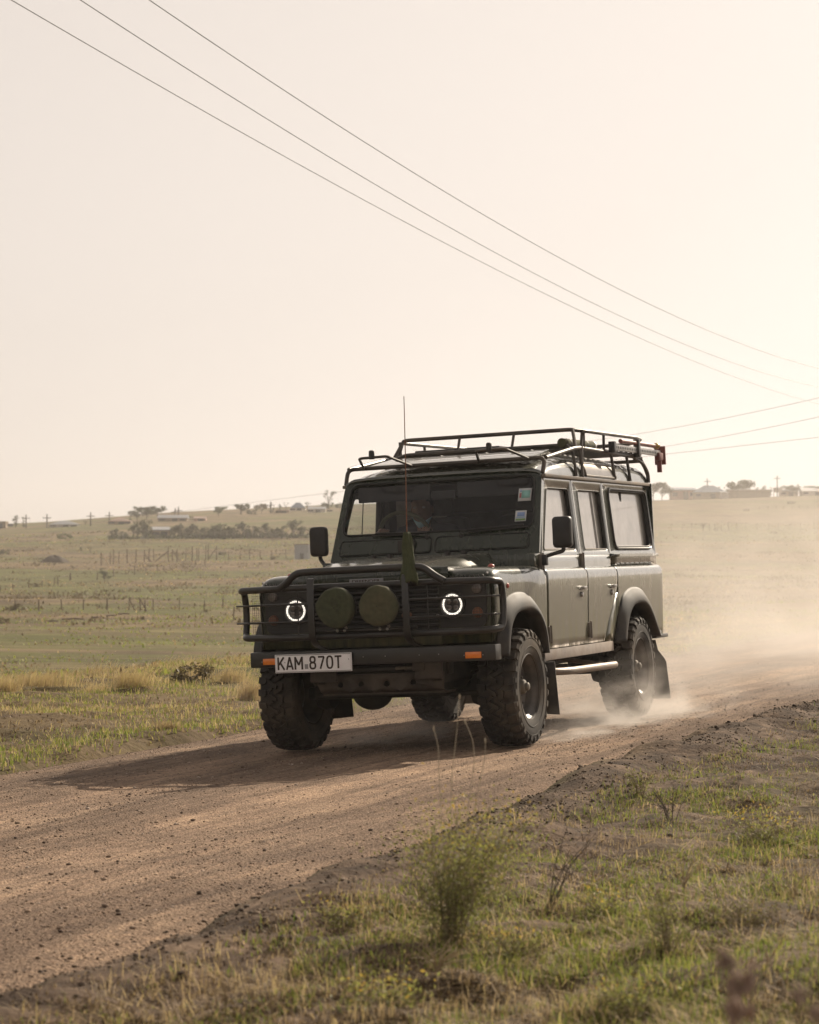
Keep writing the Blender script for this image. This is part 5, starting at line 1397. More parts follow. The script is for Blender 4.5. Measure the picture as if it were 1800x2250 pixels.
# ------------------------------------------------------------------ grass, gravel, clods
GRASS = leafmat('grass_blades', [(0, (.07, .046, .030)), (.22, (.21, .15, .095)), (.45, (.54, .42, .28)), (.60, (.42, .36, .16)), (.75, (.26, .28, .075)), (1, (.14, .20, .042))], trans=.42, rough=.7)
def project(x, y, z):
    dx, dy, dz = x - CAM.x, y - CAM.y, z - CAM.z
    s = dx * FWD.x + dy * FWD.y + dz * FWD.z; t = dx * RH.x + dy * RH.y
    U = RH.to_3d().cross(FWD); q = dx * U.x + dy * U.y + dz * U.z
    return 900 + 5250 * t / s, 1125 - 5250 * q / s, s
def blade_mesh(name, P, h, w, az, lean, v):
    N = len(P); a2 = az + rng.normal(0, .5, N) + math.pi / 2
    sd = np.stack([np.cos(a2), np.sin(a2), np.zeros(N)], -1) * (w / 2)[:, None]
    dr = lambda k: np.stack([np.sin(lean * k) * np.cos(az), np.sin(lean * k) * np.sin(az), np.cos(lean * k)], -1)
    flat = lean > 1.15                                              # lying straw stays straight, standing blades bend over
    mid = P + dr(np.where(flat, .97, .45)) * (h * .55)[:, None]; tip = mid + dr(np.where(flat, 1.02, 1.35)) * (h * .45)[:, None]
    tip[:, 2] = np.maximum(tip[:, 2], P[:, 2] + .004)
    V = np.stack([P - sd, P + sd, mid + sd * .8, mid - sd * .8, tip], 1).reshape(-1, 3)
    k = np.arange(N)[:, None] * 5
    return np_mesh(name, V, [k + np.array([[0, 1, 2, 3]]), k + np.array([[3, 2, 4]])], False, {'v': np.repeat(v, 5)})
def scatter(n, x0, x1, y0, y1, keep, margin=70):
    x = rng.uniform(x0, x1, n); y = rng.uniform(y0, y1, n); z = ground_h(x, y)
    u, v, s = project(x, y, z)
    m = (u > -margin) & (u < 1800 + margin) & (v < 2250 + margin * 2) & (s > 1)
    x, y, z = x[m], y[m], z[m]; m = rng.random(len(x)) < keep(x, y)
    return np.stack([x[m], y[m], z[m] - .006], -1)
def scatter_view(n, r0, r1, x0, x1, keep, u0=-280, u1=2240):
    """ground points drawn so that near and far ground get a like number per unit of view"""
    u = rng.uniform(u0, u1, n); row = rng.uniform(r0, r1, n); s = (CAM.z + .02) * 5250 / np.maximum(row - 1284, 20)
    for _ in range(6):
        t = (u - 900) / 5250 * s; x = CAM.x + s * FH.x + t * RH.x; y = CAM.y + s * FH.y + t * RH.y
        s = .5 * s + .5 * np.clip((CAM.z - ground_h(x, y)) * 5250 / (row - 1284), 2, 60)
    m = (x > x0) & (x < x1); x, y = x[m], y[m]; m = rng.random(len(x)) < keep(x, y); x, y = x[m], y[m]
    return np.stack([x, y, ground_h(x, y) - .005], -1)
off_road = lambda x, y: (1 - np.clip(road_mask(x, y) * 1.6, 0, 1))
def clumpy(x, y, f, seed=0, lo=.45, hi=.6): return sstep(NB.fbm(x * f + 31 * seed, y * f + 7 * seed, 3), lo, hi)
ALL = []
def layer(P, h, w, lean, v, azm=None):
    n = len(P); az = rng.uniform(0, 2 * math.pi, n) if azm is None else rng.normal(azm[0], azm[1], n)
    ALL.append((P, h, w, az, lean, np.clip(v, 0, 1)))
U_ = lambda a, b, n: rng.uniform(a, b, n)
# --- near verge: litter, lying straw, few upright dry stems, green patches
R0_, R1_ = 1530, 2330
P = scatter_view(330000, R0_, R1_, 1.95, 6, lambda x, y: off_road(x, y) * (.15 + .85 * sstep(x - near_shift(y), 2.1, 2.6)) * (.30 + .70 * clumpy(x, y, 1.9, 21, .40, .56))); n = len(P)
layer(P, U_(.010, .040, n), U_(.0020, .0055, n), U_(.9, 1.65, n), np.clip(rng.normal(.17, .13, n), 0, .5))
P = scatter_view(90000, 1700, R1_, 2.2, 6, lambda x, y: off_road(x, y) * sstep(x - near_shift(y), 2.15, 2.7) * np.clip(clumpy(x, y, 1.5, 1, .47, .58) * (.06 + .94 * sstep(-y, 5.5, 8.0)), 0, 1) * .8); n = len(P)
layer(P, U_(.035, .13, n), U_(.0016, .0034, n), rng.normal(1.44, .16, n), np.clip(rng.normal(.45, .07, n), .2, .52), (rad(200), 1.2))
P = scatter_view(3400, 1560, R1_, 2.3, 6, lambda x, y: off_road(x, y) * sstep(x - near_shift(y), 2.15, 2.6) * (.25 + .75 * clumpy(x, y, 1.1, 31, .45, .6))); n = len(P)
layer(P, U_(.05, .20, n), U_(.003, .0065, n), rng.normal(1.46, .12, n), np.clip(rng.normal(.47, .05, n), .3, .55))
P = scatter_view(60000, R0_, R1_, 2.1, 6, lambda x, y: off_road(x, y) * sstep(x - near_shift(y), 2.1, 2.5) * (.05 + .5 * clumpy(x, y, 2.4, 2, .54, .62))); n = len(P)
layer(P, U_(.02, .08, n), U_(.0014, .0028, n), U_(.1, 1.1, n), np.clip(rng.normal(.42, .08, n), 0, .52))
P = scatter_view(420000, R0_, R1_, 2.1, 7, lambda x, y: off_road(x, y) * sstep(x - near_shift(y), 2.2, 2.75) * np.clip(clumpy(x, y, 1.7, 3, .46, .54) * (.30 + .7 * sstep(y, -8.5, -4.0)) + .28 * clumpy(x, y, 4.2, 4, .52, .58), 0, 1) * .8); n = len(P)
layer(P, U_(.010, .050, n) * (.5 + .9 * NA.fbm(P[:, 0] * 3, P[:, 1] * 3, 2)), U_(.002, .0048, n), U_(.3, 1.4, n), np.clip(rng.normal(.82, .12, n), .55, 1))
# --- far verge
edge_band = lambda x, y: np.exp(-((x + 2.62) / .50) ** 2)
brown = lambda x, y: clumpy(x, y, .62, 9, .50, .57) * np.exp(-((x + 4.4) / 1.2) ** 2)
P = scatter(520000, -12, -2.2, -4, 34, lambda x, y: off_road(x, y) * (.15 + .6 * clumpy(x, y, .9, 5, .40, .6)) * (1 - .9 * brown(x, y)) * .7); n = len(P)
layer(P, U_(.02, .085, n), U_(.004, .009, n), U_(.2, 1.35, n), np.clip(rng.normal(.42, .14, n), 0, .62))
P = scatter(560000, -12, -2.15, -4, 40, lambda x, y: off_road(x, y) * np.clip(edge_band(x, y) * (.25 + .9 * clumpy(x, y, 1.2, 6, .38, .5)) + .6 * clumpy(x, y, .7, 7, .48, .58) * sstep(-x, 3.0, 4.5) * (1 - brown(x, y)), 0, 1) * .7); n = len(P)
layer(P, U_(.02, .075, n), U_(.005, .010, n), U_(.2, 1.25, n), np.clip(rng.normal(.80, .11, n), .5, 1))
P = scatter(160000, -12, -2.3, -4, 34, lambda x, y: off_road(x, y) * brown(x, y)); n = len(P)
layer(P, U_(.015, .05, n), U_(.006, .016, n), U_(.8, 1.6, n), np.clip(rng.normal(.12, .08, n), 0, .4))
# pale wind-blown grass along the crest of the far verge
P = scatter(150000, -12.5, -6.0, 2, 26, lambda x, y: clumpy(x, y, 1.0, 8, .53, .61) * np.exp(-((x + 8.6) / 1.0) ** 2) * .7); n = len(P)
layer(P, U_(.07, .21, n), U_(.0025, .0055, n), U_(.4, 1.2, n), np.clip(rng.normal(.48, .04, n), .35, .55), (rad(30), .6))
def flush(name, label, sel):
    parts = [ALL[i] for i in sel]
    o = link(name, blade_mesh(name, *[np.concatenate([p[k] for p in parts]) for k in range(6)]), GRASS); tag(o, label, 'grass', kind='stuff')
flush('verge_grass', 'dry straw and short green grass on the near verge', range(0, 5))
flush('verge_grass', 'green and dry grass on the far verge of the road', range(5, len(ALL)))
# field tufts, thinning with distance
def field():
    n = 42000; s = 26 + 330 * rng.random(n) ** 1.35; t = (rng.uniform(-60, 1860, n) - 900) / 5250 * s
    x, y = CAM.x + s * FH.x + t * RH.x, CAM.y + s * FH.y + t * RH.y
    m = (off_road(x, y) > .9) & ((x < -7) | (y > 12)) & (rng.random(n) < .15 + .85 * clumpy(x, y, .09, 11, .40, .62)); x, y, s = x[m], y[m], s[m]; n = len(x)
    P = np.stack([x, y, ground_h(x, y) - .02], -1); g = clumpy(x, y, .035, 12, .45, .6)
    k = 3; P = np.repeat(P, k, 0); s = np.repeat(s, k); g = np.repeat(g, k); n = len(P)
    P[:, :2] += rng.normal(0, .12, (n, 2)) * (1 + s[:, None] / 90)
    v = np.where(rng.random(n) < .10 + .5 * g, rng.normal(.80, .06, n), rng.normal(.22, .10, n))
    o = link('field_grass', blade_mesh('field_grass', P, U_(.03, .13, n) * (1 + s / 350), U_(.03, .11, n) * (.35 + s / 160), U_(0, 6.28, n), U_(.5, 1.45, n), np.clip(v, 0, 1)), GRASS)
    tag(o, 'tufts of dry and green grass across the fields', 'grass', kind='stuff')
field()
def scrub():
    n = 9000; s = 105 + 260 * rng.random(n) ** 1.1; t = (rng.uniform(-200, 2000, n) - 900) / 5250 * s
    x, y = CAM.x + s * FH.x + t * RH.x, CAM.y + s * FH.y + t * RH.y
    m = (off_road(x, y) > .9) & ((x < -9) | (y > 16)) & (rng.random(n) < .04 + .96 * clumpy(x, y * .5, .16, 41, .52, .64)); x, y, s = x[m], y[m], s[m]
    k = 9; P = np.repeat(np.stack([x, y, ground_h(x, y) - .03], -1), k, 0); s = np.repeat(s, k); n = len(P); P[:, :2] += rng.normal(0, .22, (n, 2)) * (1 + s[:, None] / 200); P[:, 2] += U_(0, .10, n)
    o = link('field_scrub', blade_mesh('field_scrub', P, U_(.06, .24, n), U_(.05, .15, n), U_(0, 6.28, n), U_(.1, 1.4, n), np.clip(rng.normal(.45, .3, n), 0, 1)), M['leaf_dry'])
    tag(o, 'low dark scrub scattered over the fields', 'scrub', kind='stuff')
scrub()
# undergrowth of the hedge row
def undergrowth():
    n = 1600; u = rng.uniform(238, 720, n); s0 = find_s(480, 1182, 200); s = s0 + rng.normal(0, 1.2, n); t = (u - 900) / 5250 * s
    x, y = CAM.x + s * FH.x + t * RH.x, CAM.y + s * FH.y + t * RH.y
    P = np.stack([x, y, ground_h(x, y)], -1); P[:, 2] += rng.random(n) ** 2 * .6 * (.05 + 1.3 * NA.fbm(u / 6, u * 0, 3) ** 2)
    o = link('hedge_undergrowth', blade_mesh('hedge_undergrowth', P, U_(.2, .6, n), U_(.15, .4, n), U_(0, 6.28, n), U_(0, 1.6, n), np.clip(rng.normal(.3, .25, n), 0, 1)), M['leaf_far'])
    tag(o, 'dark undergrowth along the foot of the hedge row', 'undergrowth', kind='stuff')
undergrowth()

def rocks(name, P, size, mat, label, flat=.7, seed=5):
    g = np.random.default_rng(seed); bm = bmesh.new(); bmesh.ops.create_icosphere(bm, subdivisions=1, radius=1)
    base = np.array([v.co[:] for v in bm.verts]); F = np.array([[v.index for v in f.verts] for f in bm.faces]); bm.free()
    T = [base * (1 + g.normal(0, .24, (len(base), 1))) * (1, g.uniform(.65, 1), flat * g.uniform(.7, 1.1)) for _ in range(9)]
    N = len(P); ti = g.integers(0, 9, N); a = g.uniform(0, 6.28, N); V = np.stack(T)[ti] * size[:, None, None]
    ca, sa = np.cos(a)[:, None], np.sin(a)[:, None]
    V = np.stack([V[..., 0] * ca - V[..., 1] * sa, V[..., 0] * sa + V[..., 1] * ca, V[..., 2]], -1) + P[:, None, :]
    k = len(base); FF = (F[None] + (np.arange(N) * k)[:, None, None]).reshape(-1, 3)
    o = link(name, np_mesh(name, V.reshape(-1, 3), FF, False, {'v': np.repeat(g.random(N), k)}), mat); tag(o, label, 'gravel', kind='stuff')
def stone_mat(name, stops):
    m, n, l, b, o = nmat(name); a = n.new('ShaderNodeAttribute'); a.attribute_name = 'v'
    r = ramp(n, stops); l.new(a.outputs['Fac'], r.inputs['Fac']); geo = n.new('ShaderNodeNewGeometry'); nz = noise(n, l, 90, 3, .6, geo.outputs['Position'])
    rr = ramp(n, [(.3, (.7, .7, .7)), (.7, (1.15, 1.15, 1.15))]); l.new(nz.outputs['Fac'], rr.inputs['Fac'])
    l.new(mixc(n, l, 1.0, r.outputs['Color'], rr.outputs['Color'], 'MULTIPLY'), b.inputs['Base Color']); b.inputs['Roughness'].default_value = .85; b.inputs['Specular IOR Level'].default_value = .25
    bump(n, l, nz.outputs['Fac'], .5, .004, b)
    return m
def on_road(n, x0, x1, y0, y1, keep):
    x = rng.uniform(x0, x1, n); y = rng.uniform(y0, y1, n); z = road_h(x, y); u, v, s = project(x, y, z)
    m = (u > -200) & (u < 2000) & (v < 2480) & (rng.random(n) < keep(x, y)); return np.stack([x[m], y[m], z[m]], -1)
tracks = lambda x: np.exp(-((x - .72) / .28) ** 2) + np.exp(-((x + .8) / .28) ** 2)
P = on_road(56000, -2.5, 2.4, -10.5, 12, lambda x, y: np.clip((.9 - .55 * tracks(x)) * (.35 + .8 * clumpy(x * 2, y * .4, .9, 13, .4, .6)), 0, 1)); n = len(P)
sz = .0026 + .0036 * rng.random(n) ** 2 + .009 * (rng.random(n) ** 26); P[:, 2] += sz * .25
rocks('road_gravel', P, sz, stone_mat('gravel_stones', [(0, (.085, .06, .048)), (.45, (.20, .14, .10)), (.85, (.33, .24, .17)), (1, (.46, .38, .32))]), 'small loose stones scattered over the dirt road')
# crumbly dark clods thrown up along the near edge, sparser on the verge
y = rng.uniform(-10.5, 16, 30000); x = rng.normal(2.18, .26, 30000) + near_shift(y); z = np.maximum(ground_h(x, y), road_h(x, y)); u, v, s = project(x, y, z)
m = (u > -60) & (u < 1860) & (v < 2380) & (rng.random(len(x)) < .25 + .8 * clumpy(x, y, 1.8, 14, .42, .58)); P = np.stack([x, y, z], -1)[m]; n = len(P)
P2 = scatter_view(9000, 1540, R1_, 2.4, 6, lambda x, y: .15 + .85 * clumpy(x, y, 1.5, 15, .46, .58)); P = np.concatenate([P, P2]); n = len(P)
sz = .0022 + .0065 * rng.random(n) ** 3 + .012 * rng.random(n) ** 30; P[:, 2] += sz * .2
rocks('soil_clods', P, sz, stone_mat('dark_soil', [(0, (.045, .032, .023)), (.5, (.095, .068, .048)), (1, (.20, .145, .10))]), 'dark crumbly soil clods along the near road edge', .75, 8)

# ------------------------------------------------------------------ single plants
PLANT = leafmat('plant_leaves', [(0, (.10, .075, .05)), (.35, (.125, .12, .055)), (.7, (.22, .235, .085)), (.94, (.33, .31, .12)), (1, (.42, .30, .08))], trans=.5)
DRYST = leafmat('dry_stems', [(0, (.12, .08, .05)), (.5, (.28, .21, .13)), (1, (.50, .41, .29))], trans=.25)
SEED = simple('seed_fluff', (.50, .42, .31), .95, var=.2, scale=60)
DKSEED = simple('dark_seed_head', (.28, .20, .155), .95, var=.3, scale=60)
def near_spot(u, row):
    """ground point near the camera in this direction"""
    s = 8.0
    for _ in range(30):
        t = (u - 900) / 5250 * s; x, y = from_st(s, t); z = gz(x, y); s2 = (CAM.z - z) * 5250 / max(60, row - 1284); s = s + .6 * (s2 - s)
    return x, y, z, s
def leafy(name, u, row, hpx, wpx, label, stems, leaves, cat='plant', col=(.25, .8), lsz=(.010, .022), seeds=0, lean=0.0, bare=False, stemv=.35):
    x, y, z, s = near_spot(u, row); h = hpx / 5250 * s; w = wpx / 5250 * s
    T = empty(name, (x, y, z)); tag(T, label, cat)
    g = np.random.default_rng(int(u * 7 + row)); st = MB(); tips = []; LP = []
    for k in range(stems):
        a = g.uniform(0, 6.28); r = w / 2 * g.random() ** .5; hh = h * g.uniform(.62, 1.0)
        dx, dy = r * math.cos(a) + RH.x * lean * h, r * math.sin(a) + RH.y * lean * h
        p0 = Vector((g.normal(0, w * .04), g.normal(0, w * .04), -.02)); p2 = Vector((dx, dy, hh)); p1 = (p0 + p2) / 2 + Vector((-dx * .12, -dy * .12, hh * .08))
        st.tube([p0, p1, p2], .0015 if not bare else .0021, 5, taper=.45, cap=False); tips.append(p2)
        for q in range(3 if not bare else 5):
            f = g.uniform(.35, .95); b0 = p0.lerp(p2, f); b1 = b0 + Vector((g.normal(0, 1), g.normal(0, 1), g.uniform(.2, 1.1))) * h * .13; st.tube([b0, b1], .0009, 4, cap=False); tips.append(b1)
            LP += [b0.lerp(b1, t) for t in (.4, .8, 1)]
        LP += [p0.lerp(p2, t) for t in np.linspace(.2, 1, 8)]
    st.build('stem', M['bark'] if bare else PLANTSTEM, T)
    if leaves:
        LPa = np.array([p[:] for p in LP]); P = LPa[g.integers(0, len(LPa), leaves)] + g.normal(0, w * .10, (leaves, 3)); P[:, 2] = np.maximum(P[:, 2], .005)
        sz = g.uniform(lsz[0], lsz[1], leaves); d1 = g.normal(0, 1, (leaves, 3)); d1[:, 2] = np.abs(d1[:, 2]); d1 /= np.linalg.norm(d1, axis=1)[:, None]
        d2 = np.cross(d1, g.normal(0, 1, (leaves, 3))); d2 /= np.linalg.norm(d2, axis=1)[:, None]
        V = np.stack([P, P + d1 * sz[:, None] * .5 + d2 * sz[:, None] * .22, P + d1 * sz[:, None], P + d1 * sz[:, None] * .5 - d2 * sz[:, None] * .22], 1).reshape(-1, 3)
        hv = np.clip(P[:, 2] / max(h, .01), 0, 1)
        vv = np.clip(col[0] + (col[1] - col[0]) * hv + g.normal(0, .16, leaves), 0, 1)
        link('leaves', np_mesh('leaves', V, np.arange(len(V)).reshape(-1, 4), False, {'v': np.repeat(vv, 4)}), PLANT, T)
    if seeds:
        for p in tips[:seeds]:
            sd_ = MB(); sd_.sphere((p.x, p.y, p.z + .010), .008, 8, 6, (.55, .55, 1.6)); sd_.build('seed_head', SEED, T)
    return T, tips, h
PLANTSTEM = simple('plant_stem', (.22, .18, .10), .9, var=.3)
BU, tips, hB = leafy('verge_bush', 985, 2075, 290, 340, 'large leafy weed with pale seed tips at the near road edge, foreground centre', 46, 8500, 'bush', seeds=30, lsz=(.006, .014), col=(.30, .88), lean=.12)
x, y, z, s = near_spot(985, 2075)
for (u1, r1, u2, r2) in ((953, 1600, 964, 1690), (1010, 1530, 993, 1700), (1022, 1585, 1043, 1668), (1066, 1625, 1060, 1690), (905, 1800, 925, 1880), (1000, 1760, 1003, 1850)):
    def off(u, r, ds=0): return Vector(((u - 985) / 5250 * s * RH.x, (u - 985) / 5250 * s * RH.y, (2075 - r) / 5250 * s))
    q = MB().tube([(0, 0, 0), off((u2 + 985) / 2, 1880), off(u2, r2), off(u1 * .4 + u2 * .6, r1 * .55 + r2 * .45) + off(989, 2075), off(u1, r1)], .0014, 5, fillet=.02, taper=.6)
    q.build('stalk', SEEDSTALK if 'SEEDSTALK' in globals() else SEED, BU)
    e = off(u1, r1); MB().sphere((e.x, e.y, e.z), .0034, 8, 6, (.8, .8, 2.2)).build('seed_head', SEED, BU)
leafy('twiggy_weed', 1200, 2000, 190, 110, 'bare brown twiggy weed leaning right of the large weed', 6, 50, 'plant', bare=True, lean=.5, col=(.0, .2), lsz=(.005, .01))
leafy('single_stem_weed', 1468, 2088, 165, 150, 'small yellow-green weed on a single stem in the right foreground', 16, 1100, 'plant', col=(.30, .85), lsz=(.004, .011))
leafy('low_weed', 1398, 2235, 70, 190, 'low green weed at the bottom edge right of centre', 26, 900, 'plant', col=(.3, .8), lsz=(.006, .016))
leafy('low_weed', 1120, 2100, 50, 200, 'low green shoots just right of the large weed foot', 26, 700, 'plant', col=(.3, .85), lsz=(.006, .016))
leafy('low_weed', 1402, 1742, 50, 90, 'little dark weed on the berm right of the front wheel', 14, 420, 'plant', col=(.15, .7), lsz=(.005, .012))
leafy('low_weed', 1670, 1845, 55, 230, 'spreading green weed in the right verge', 30, 900, 'plant', col=(.4, .9), lsz=(.007, .018))
leafy('low_weed', 1640, 2030, 45, 200, 'dark low tuft in the lower right verge', 24, 700, 'plant', col=(.0, .45), lsz=(.006, .014))
leafy('low_weed', 1325, 2010, 40, 180, 'bright shoots left of the single-stem weed', 24, 600, 'plant', col=(.5, .9), lsz=(.006, .016))
leafy('low_weed', 850, 2205, 45, 240, 'green tuft at the bottom edge left of centre', 28, 800, 'plant', col=(.35, .85), lsz=(.007, .018))
leafy('low_weed', 760, 2030, 40, 200, 'green shoots in the soil left of the large weed', 24, 600, 'plant', col=(.35, .85), lsz=(.006, .016))
leafy('thin_weed', 1470, 1800, 80, 120, 'thin dry weed standing behind the right verge grass', 9, 120, 'plant', bare=True, col=(.05, .4), lsz=(.005, .01))
# arching dry grass stems
def dry_tuft(u, row, label, n, hpx, spread, arch=.8, seedn=3, rad_=.0016):
    x, y, z, s = near_spot(u, row); T = empty('dry_grass_tuft', (x, y, z)); tag(T, label, 'grass tuft')
    g = np.random.default_rng(int(u + row)); h = hpx / 5250 * s; m = MB(); ends = []
    for k in range(n):
        a = g.normal(0, spread) + (0 if g.random() > .4 else math.pi); L = h * g.uniform(.5, 1.0); d = RH * math.cos(a) + FH * math.sin(a) * .5
        b = g.uniform(.2, arch); p = [Vector((d.x * L * b * t ** 2, d.y * L * b * t ** 2, L * (t - .45 * b * t * t))) for t in np.linspace(0, 1, 6)]
        m.tube(p, rad_, 4, taper=.4, cap=False); ends.append(p[-1])
    me = m.mesh('stems'); at = me.attributes.new('v', 'FLOAT', 'POINT'); at.data.foreach_set('value', np.full(len(me.vertices), .75, dtype=np.float32))
    link('stems', me, DRYST, T)
    for p in ends[:seedn]: MB().sphere((p.x, p.y, p.z), .0045, 8, 6, (.7, .7, 2.4)).build('seed_head', SEED, T)
dry_tuft(500, 2215, 'arching pale dry grass stems at the lower left road edge', 14, 150, 1.0, 1.1)
dry_tuft(600, 2225, 'second tuft of arching dry stems, right of the lower left one', 12, 110, 1.2, 1.2)
dry_tuft(225, 2215, 'short pale seed spike at the lower left corner', 3, 60, .3, .2)
dry_tuft(760, 2180, 'two small seed spikes on the verge left of the large weed', 5, 70, .5, .4)
dry_tuft(960, 2140, 'fan of grey dry grass at the foot of the large weed', 34, 110, 1.0, 1.2, 0)
dry_tuft(1500, 1960, 'sparse dry stems beside the single-stem weed', 10, 130, .9, .9)
dry_tuft(1740, 1990, 'sparse dry stems in the right verge', 10, 120, .9, .9)
# tussocks on the far verge
def tussock(u, row, hpx, wpx, label, n, v, lean=.7, cat='grass tuft', name='grass_tussock'):
    x, y, z, s = near_spot(u, row); h = hpx / 5250 * s; w = wpx / 5250 * s; g = np.random.default_rng(int(u * 3 + row))
    P = np.stack([g.normal(0, w * .28, n), g.normal(0, w * .2, n), np.full(n, -.01)], -1)
    me = blade_mesh(name, P, h * g.uniform(.35, 1.0, n), g.uniform(.0025, .006, n), g.normal(rad(25), .7 if lean > .4 else 3, n), np.abs(g.normal(lean, .4, n)), np.clip(g.normal(v + .02, .05, n), 0, 1))
    o = link(name, me, GRASS); o.location = (x, y, z); tag(o, label, cat)
tussock(290, 1512, 62, 90, 'pale feathery grass tussock standing on the far verge', 700, .47)
tussock(95, 1520, 50, 150, 'wide pale grass tussock on the far verge near the left edge', 1100, .46)
tussock(12, 1522, 56, 60, 'pale grass tussock cut by the left edge', 600, .46)
tussock(205, 1524, 34, 70, 'short pale grass tussock left of the feathery one', 420, .44)
tussock(505, 1500, 50, 70, 'pale grass tussock near the front wheel on the far verge', 520, .45)
tussock(545, 1540, 70, 60, 'dry tussock beside the front wheel on the far verge', 500, .42)
tussock(370, 1606, 30, 60, 'round brown-green tussock close to the far road edge', 600, .30, .35)
bx_, by_, bz_, bs_ = near_spot(418, 1502)
T_ = empty('verge_shrub', (bx_, by_, bz_)); tag(T_, 'dark twiggy shrub on the far verge left of the vehicle', 'shrub'); T_.scale = (.42, .42, .34)
m2 = TREES['bush', 1][0].copy(); m2.materials.clear(); m2.materials.append(M['leaf_dry']); link('crown', m2, None, T_); link('trunk', TREES['bush', 1][1], None, T_)
tussock(420, 1498, 70, 60, 'pale grass stems growing through the dark twiggy shrub', 160, .42, .4)
# blurred dry seed heads close to the camera
def seed_plant():
    s = 2.3; x0, y0 = from_st(s, (1640 - 900) / 5250 * s); z0 = gz(x0, y0)
    T = empty('seed_head_plant', (x0, y0, z0)); tag(T, 'brown dried seed heads out of focus in the bottom right corner', 'plant'); g = np.random.default_rng(3)
    W = lambda u, r, ds=0: Vector((*from_st(s + ds, (u - 900) / 5250 * (s + ds)), CAM.z - (r - 1284.2) / 5250 * (s + ds))) - Vector((x0, y0, z0))
    for u, r, k in ((1590, 2100, 18), (1625, 2150, 24), (1615, 2212, 26), (1600, 2165, 12), (1755, 2182, 15), (1788, 2222, 16), (1690, 2245, 10), (1650, 2120, 8)):
        c = W(u, r, g.uniform(-.05, .05)); m = MB(); R0 = 1.35 * k / 5250 * s
        for q in range(26):
            d = Vector(g.normal(0, 1, 3)).normalized() * R0 * g.random() ** .4; m.sphere(c + d, R0 * g.uniform(.18, .32), 6, 4, (1, 1, 1.4))
        m.build('seed_head', DKSEED, T)
        MB().tube([(g.normal(0, .01), g.normal(0, .01), -.02), c * .5 + Vector((.01, 0, 0)), c], .0018, 5).build('stem', DKSEED, T)
seed_plant()

# ------------------------------------------------------------------ dust and haze
def dust_material(name, build, color=(.93, .86, .80), aniso=.35, step=.5):
    m, n, l, b, o = nmat(name); n.remove(b)
    pv = n.new('ShaderNodeVolumePrincipled'); pv.inputs['Color'].default_value = (*color, 1); pv.inputs['Anisotropy'].default_value = aniso
    tc = n.new('ShaderNodeTexCoord'); sp = n.new('ShaderNodeSeparateXYZ'); l.new(tc.outputs['Object'], sp.inputs[0])
    def mth(op, *a):
        q = n.new('ShaderNodeMath'); q.operation = op
        for i, v in enumerate(a):
            if isinstance(v, (int, float)): q.inputs[i].default_value = v
            else: l.new(v, q.inputs[i])
        return q.outputs[0]
    def gauss(v, c, w):
        d = mth('DIVIDE', mth('SUBTRACT', v, c), w); return mth('EXPONENT', mth('MULTIPLY', mth('MULTIPLY', d, d), -1.0))
    def mr(v, a, b_, c, d):
        q = n.new('ShaderNodeMapRange'); q.interpolation_type = 'SMOOTHSTEP'
        for k, w in zip(('From Min', 'From Max', 'To Min', 'To Max'), (a, b_, c, d)): q.inputs[k].default_value = w
        l.new(v, q.inputs['Value']); return q.outputs[0]
    def nz(scale, stretch=(1, 1, 1), detail=4):
        mp = n.new('ShaderNodeMapping'); mp.inputs['Scale'].default_value = stretch; l.new(tc.outputs['Object'], mp.inputs['Vector']); return noise(n, l, scale, detail, .6, mp.outputs[0], .4).outputs['Fac']
    den = build(sp.outputs[0], sp.outputs[1], sp.outputs[2], mth, gauss, mr, nz)
    l.new(den, pv.inputs['Density']); l.new(pv.outputs[0], o.inputs['Volume'])
    m.cycles.volume_step_rate = step
    return m
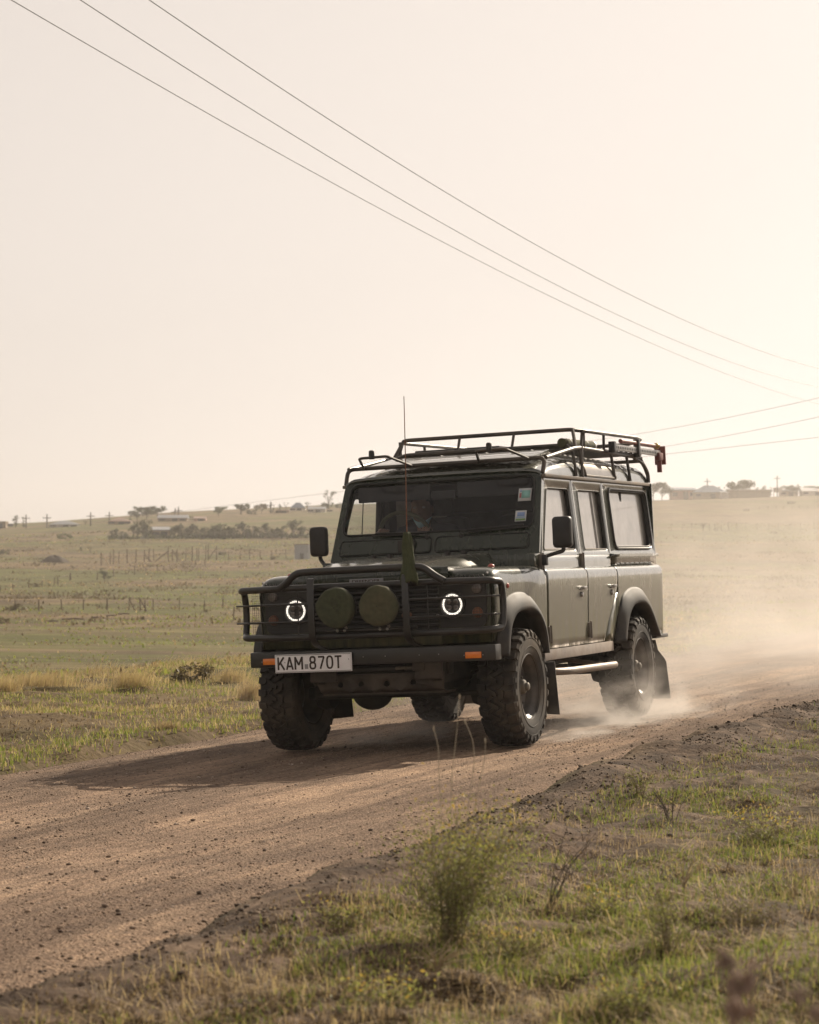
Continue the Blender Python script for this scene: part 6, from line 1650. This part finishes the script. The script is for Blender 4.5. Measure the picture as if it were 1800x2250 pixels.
def trail(x, y, z, mth, gauss, mr, nz):
    H = mr(y, 2.5, 12.0, .30, 1.15)
    hz = mth('EXPONENT', mth('MULTIPLY', mth('DIVIDE', mth('MAXIMUM', z, 0.0), H), -1.0))
    nn = mr(nz(.8, (1, .6, 1.3), 6), .38, .66, .18, 1.4)
    lat = gauss(x, -.1, 2.1)
    g = mth('MULTIPLY', mr(y, 2.7, 5.0, 0.0, 1.0), mr(y, 16.0, 31.0, 1.0, .0))
    top = mr(z, 1.6, 2.5, 1.0, 0.0)
    return mth('MULTIPLY', mth('MULTIPLY', mth('MULTIPLY', hz, nn), mth('MULTIPLY', lat, g)), mth('MULTIPLY', top, .185))
def puffs(x, y, z, mth, gauss, mr, nz):
    nn = mr(nz(3.4, (1, .7, 1.5), 5), .40, .66, 0.0, 1.4)
    def blob(cx, wx, cy, wy, hz, amp):
        return mth('MULTIPLY', mth('MULTIPLY', gauss(x, cx, wx), gauss(y, cy, wy)), mth('MULTIPLY', mth('EXPONENT', mth('MULTIPLY', mth('MAXIMUM', z, 0.0), -1.0 / hz)), amp))
    d = blob(.95, .32, 2.35, .75, .13, 3.4)
    d = mth('ADD', d, blob(.98, .22, .95, .75, .07, 2.6))
    d = mth('ADD', d, blob(-.35, .30, .75, .55, .09, 1.6))
    d = mth('ADD', d, blob(.3, .8, 3.3, .5, .16, 1.6))
    edge = mth('MULTIPLY', mr(y, -.15, .25, 0, 1), mr(z, .42, .62, 1, 0))
    return mth('MULTIPLY', mth('MULTIPLY', d, nn), edge)
DC = MB().box(-4.2, 4.0, 2.6, 32.0, -.35, 2.6).build('dust_cloud', dust_material('dust_trail', trail, step=.6)); DC.matrix_world = V2W
tag(DC, 'pale dust trail billowing behind the vehicle', 'dust', kind='stuff')
DP = MB().box(-1.3, 1.75, -.2, 4.2, -.06, .65).build('dust_puff', dust_material('dust_puffs', puffs, step=.35)); DP.matrix_world = V2W
tag(DP, 'low dust puffs round the wheels', 'dust', kind='stuff')
hm_, n_, l_, b_, o_ = nmat('haze_air'); n_.remove(b_)
pv = n_.new('ShaderNodeVolumePrincipled'); pv.inputs['Color'].default_value = (.96, .92, .88, 1); pv.inputs['Density'].default_value = .00044; pv.inputs['Anisotropy'].default_value = .45
l_.new(pv.outputs[0], o_.inputs['Volume'])
HZ = MB().box(-640, 480, -140, 740, -16, 34).build('haze', hm_, smooth=False); tag(HZ, 'thin warm haze hanging over the whole plain', 'haze', kind='stuff')
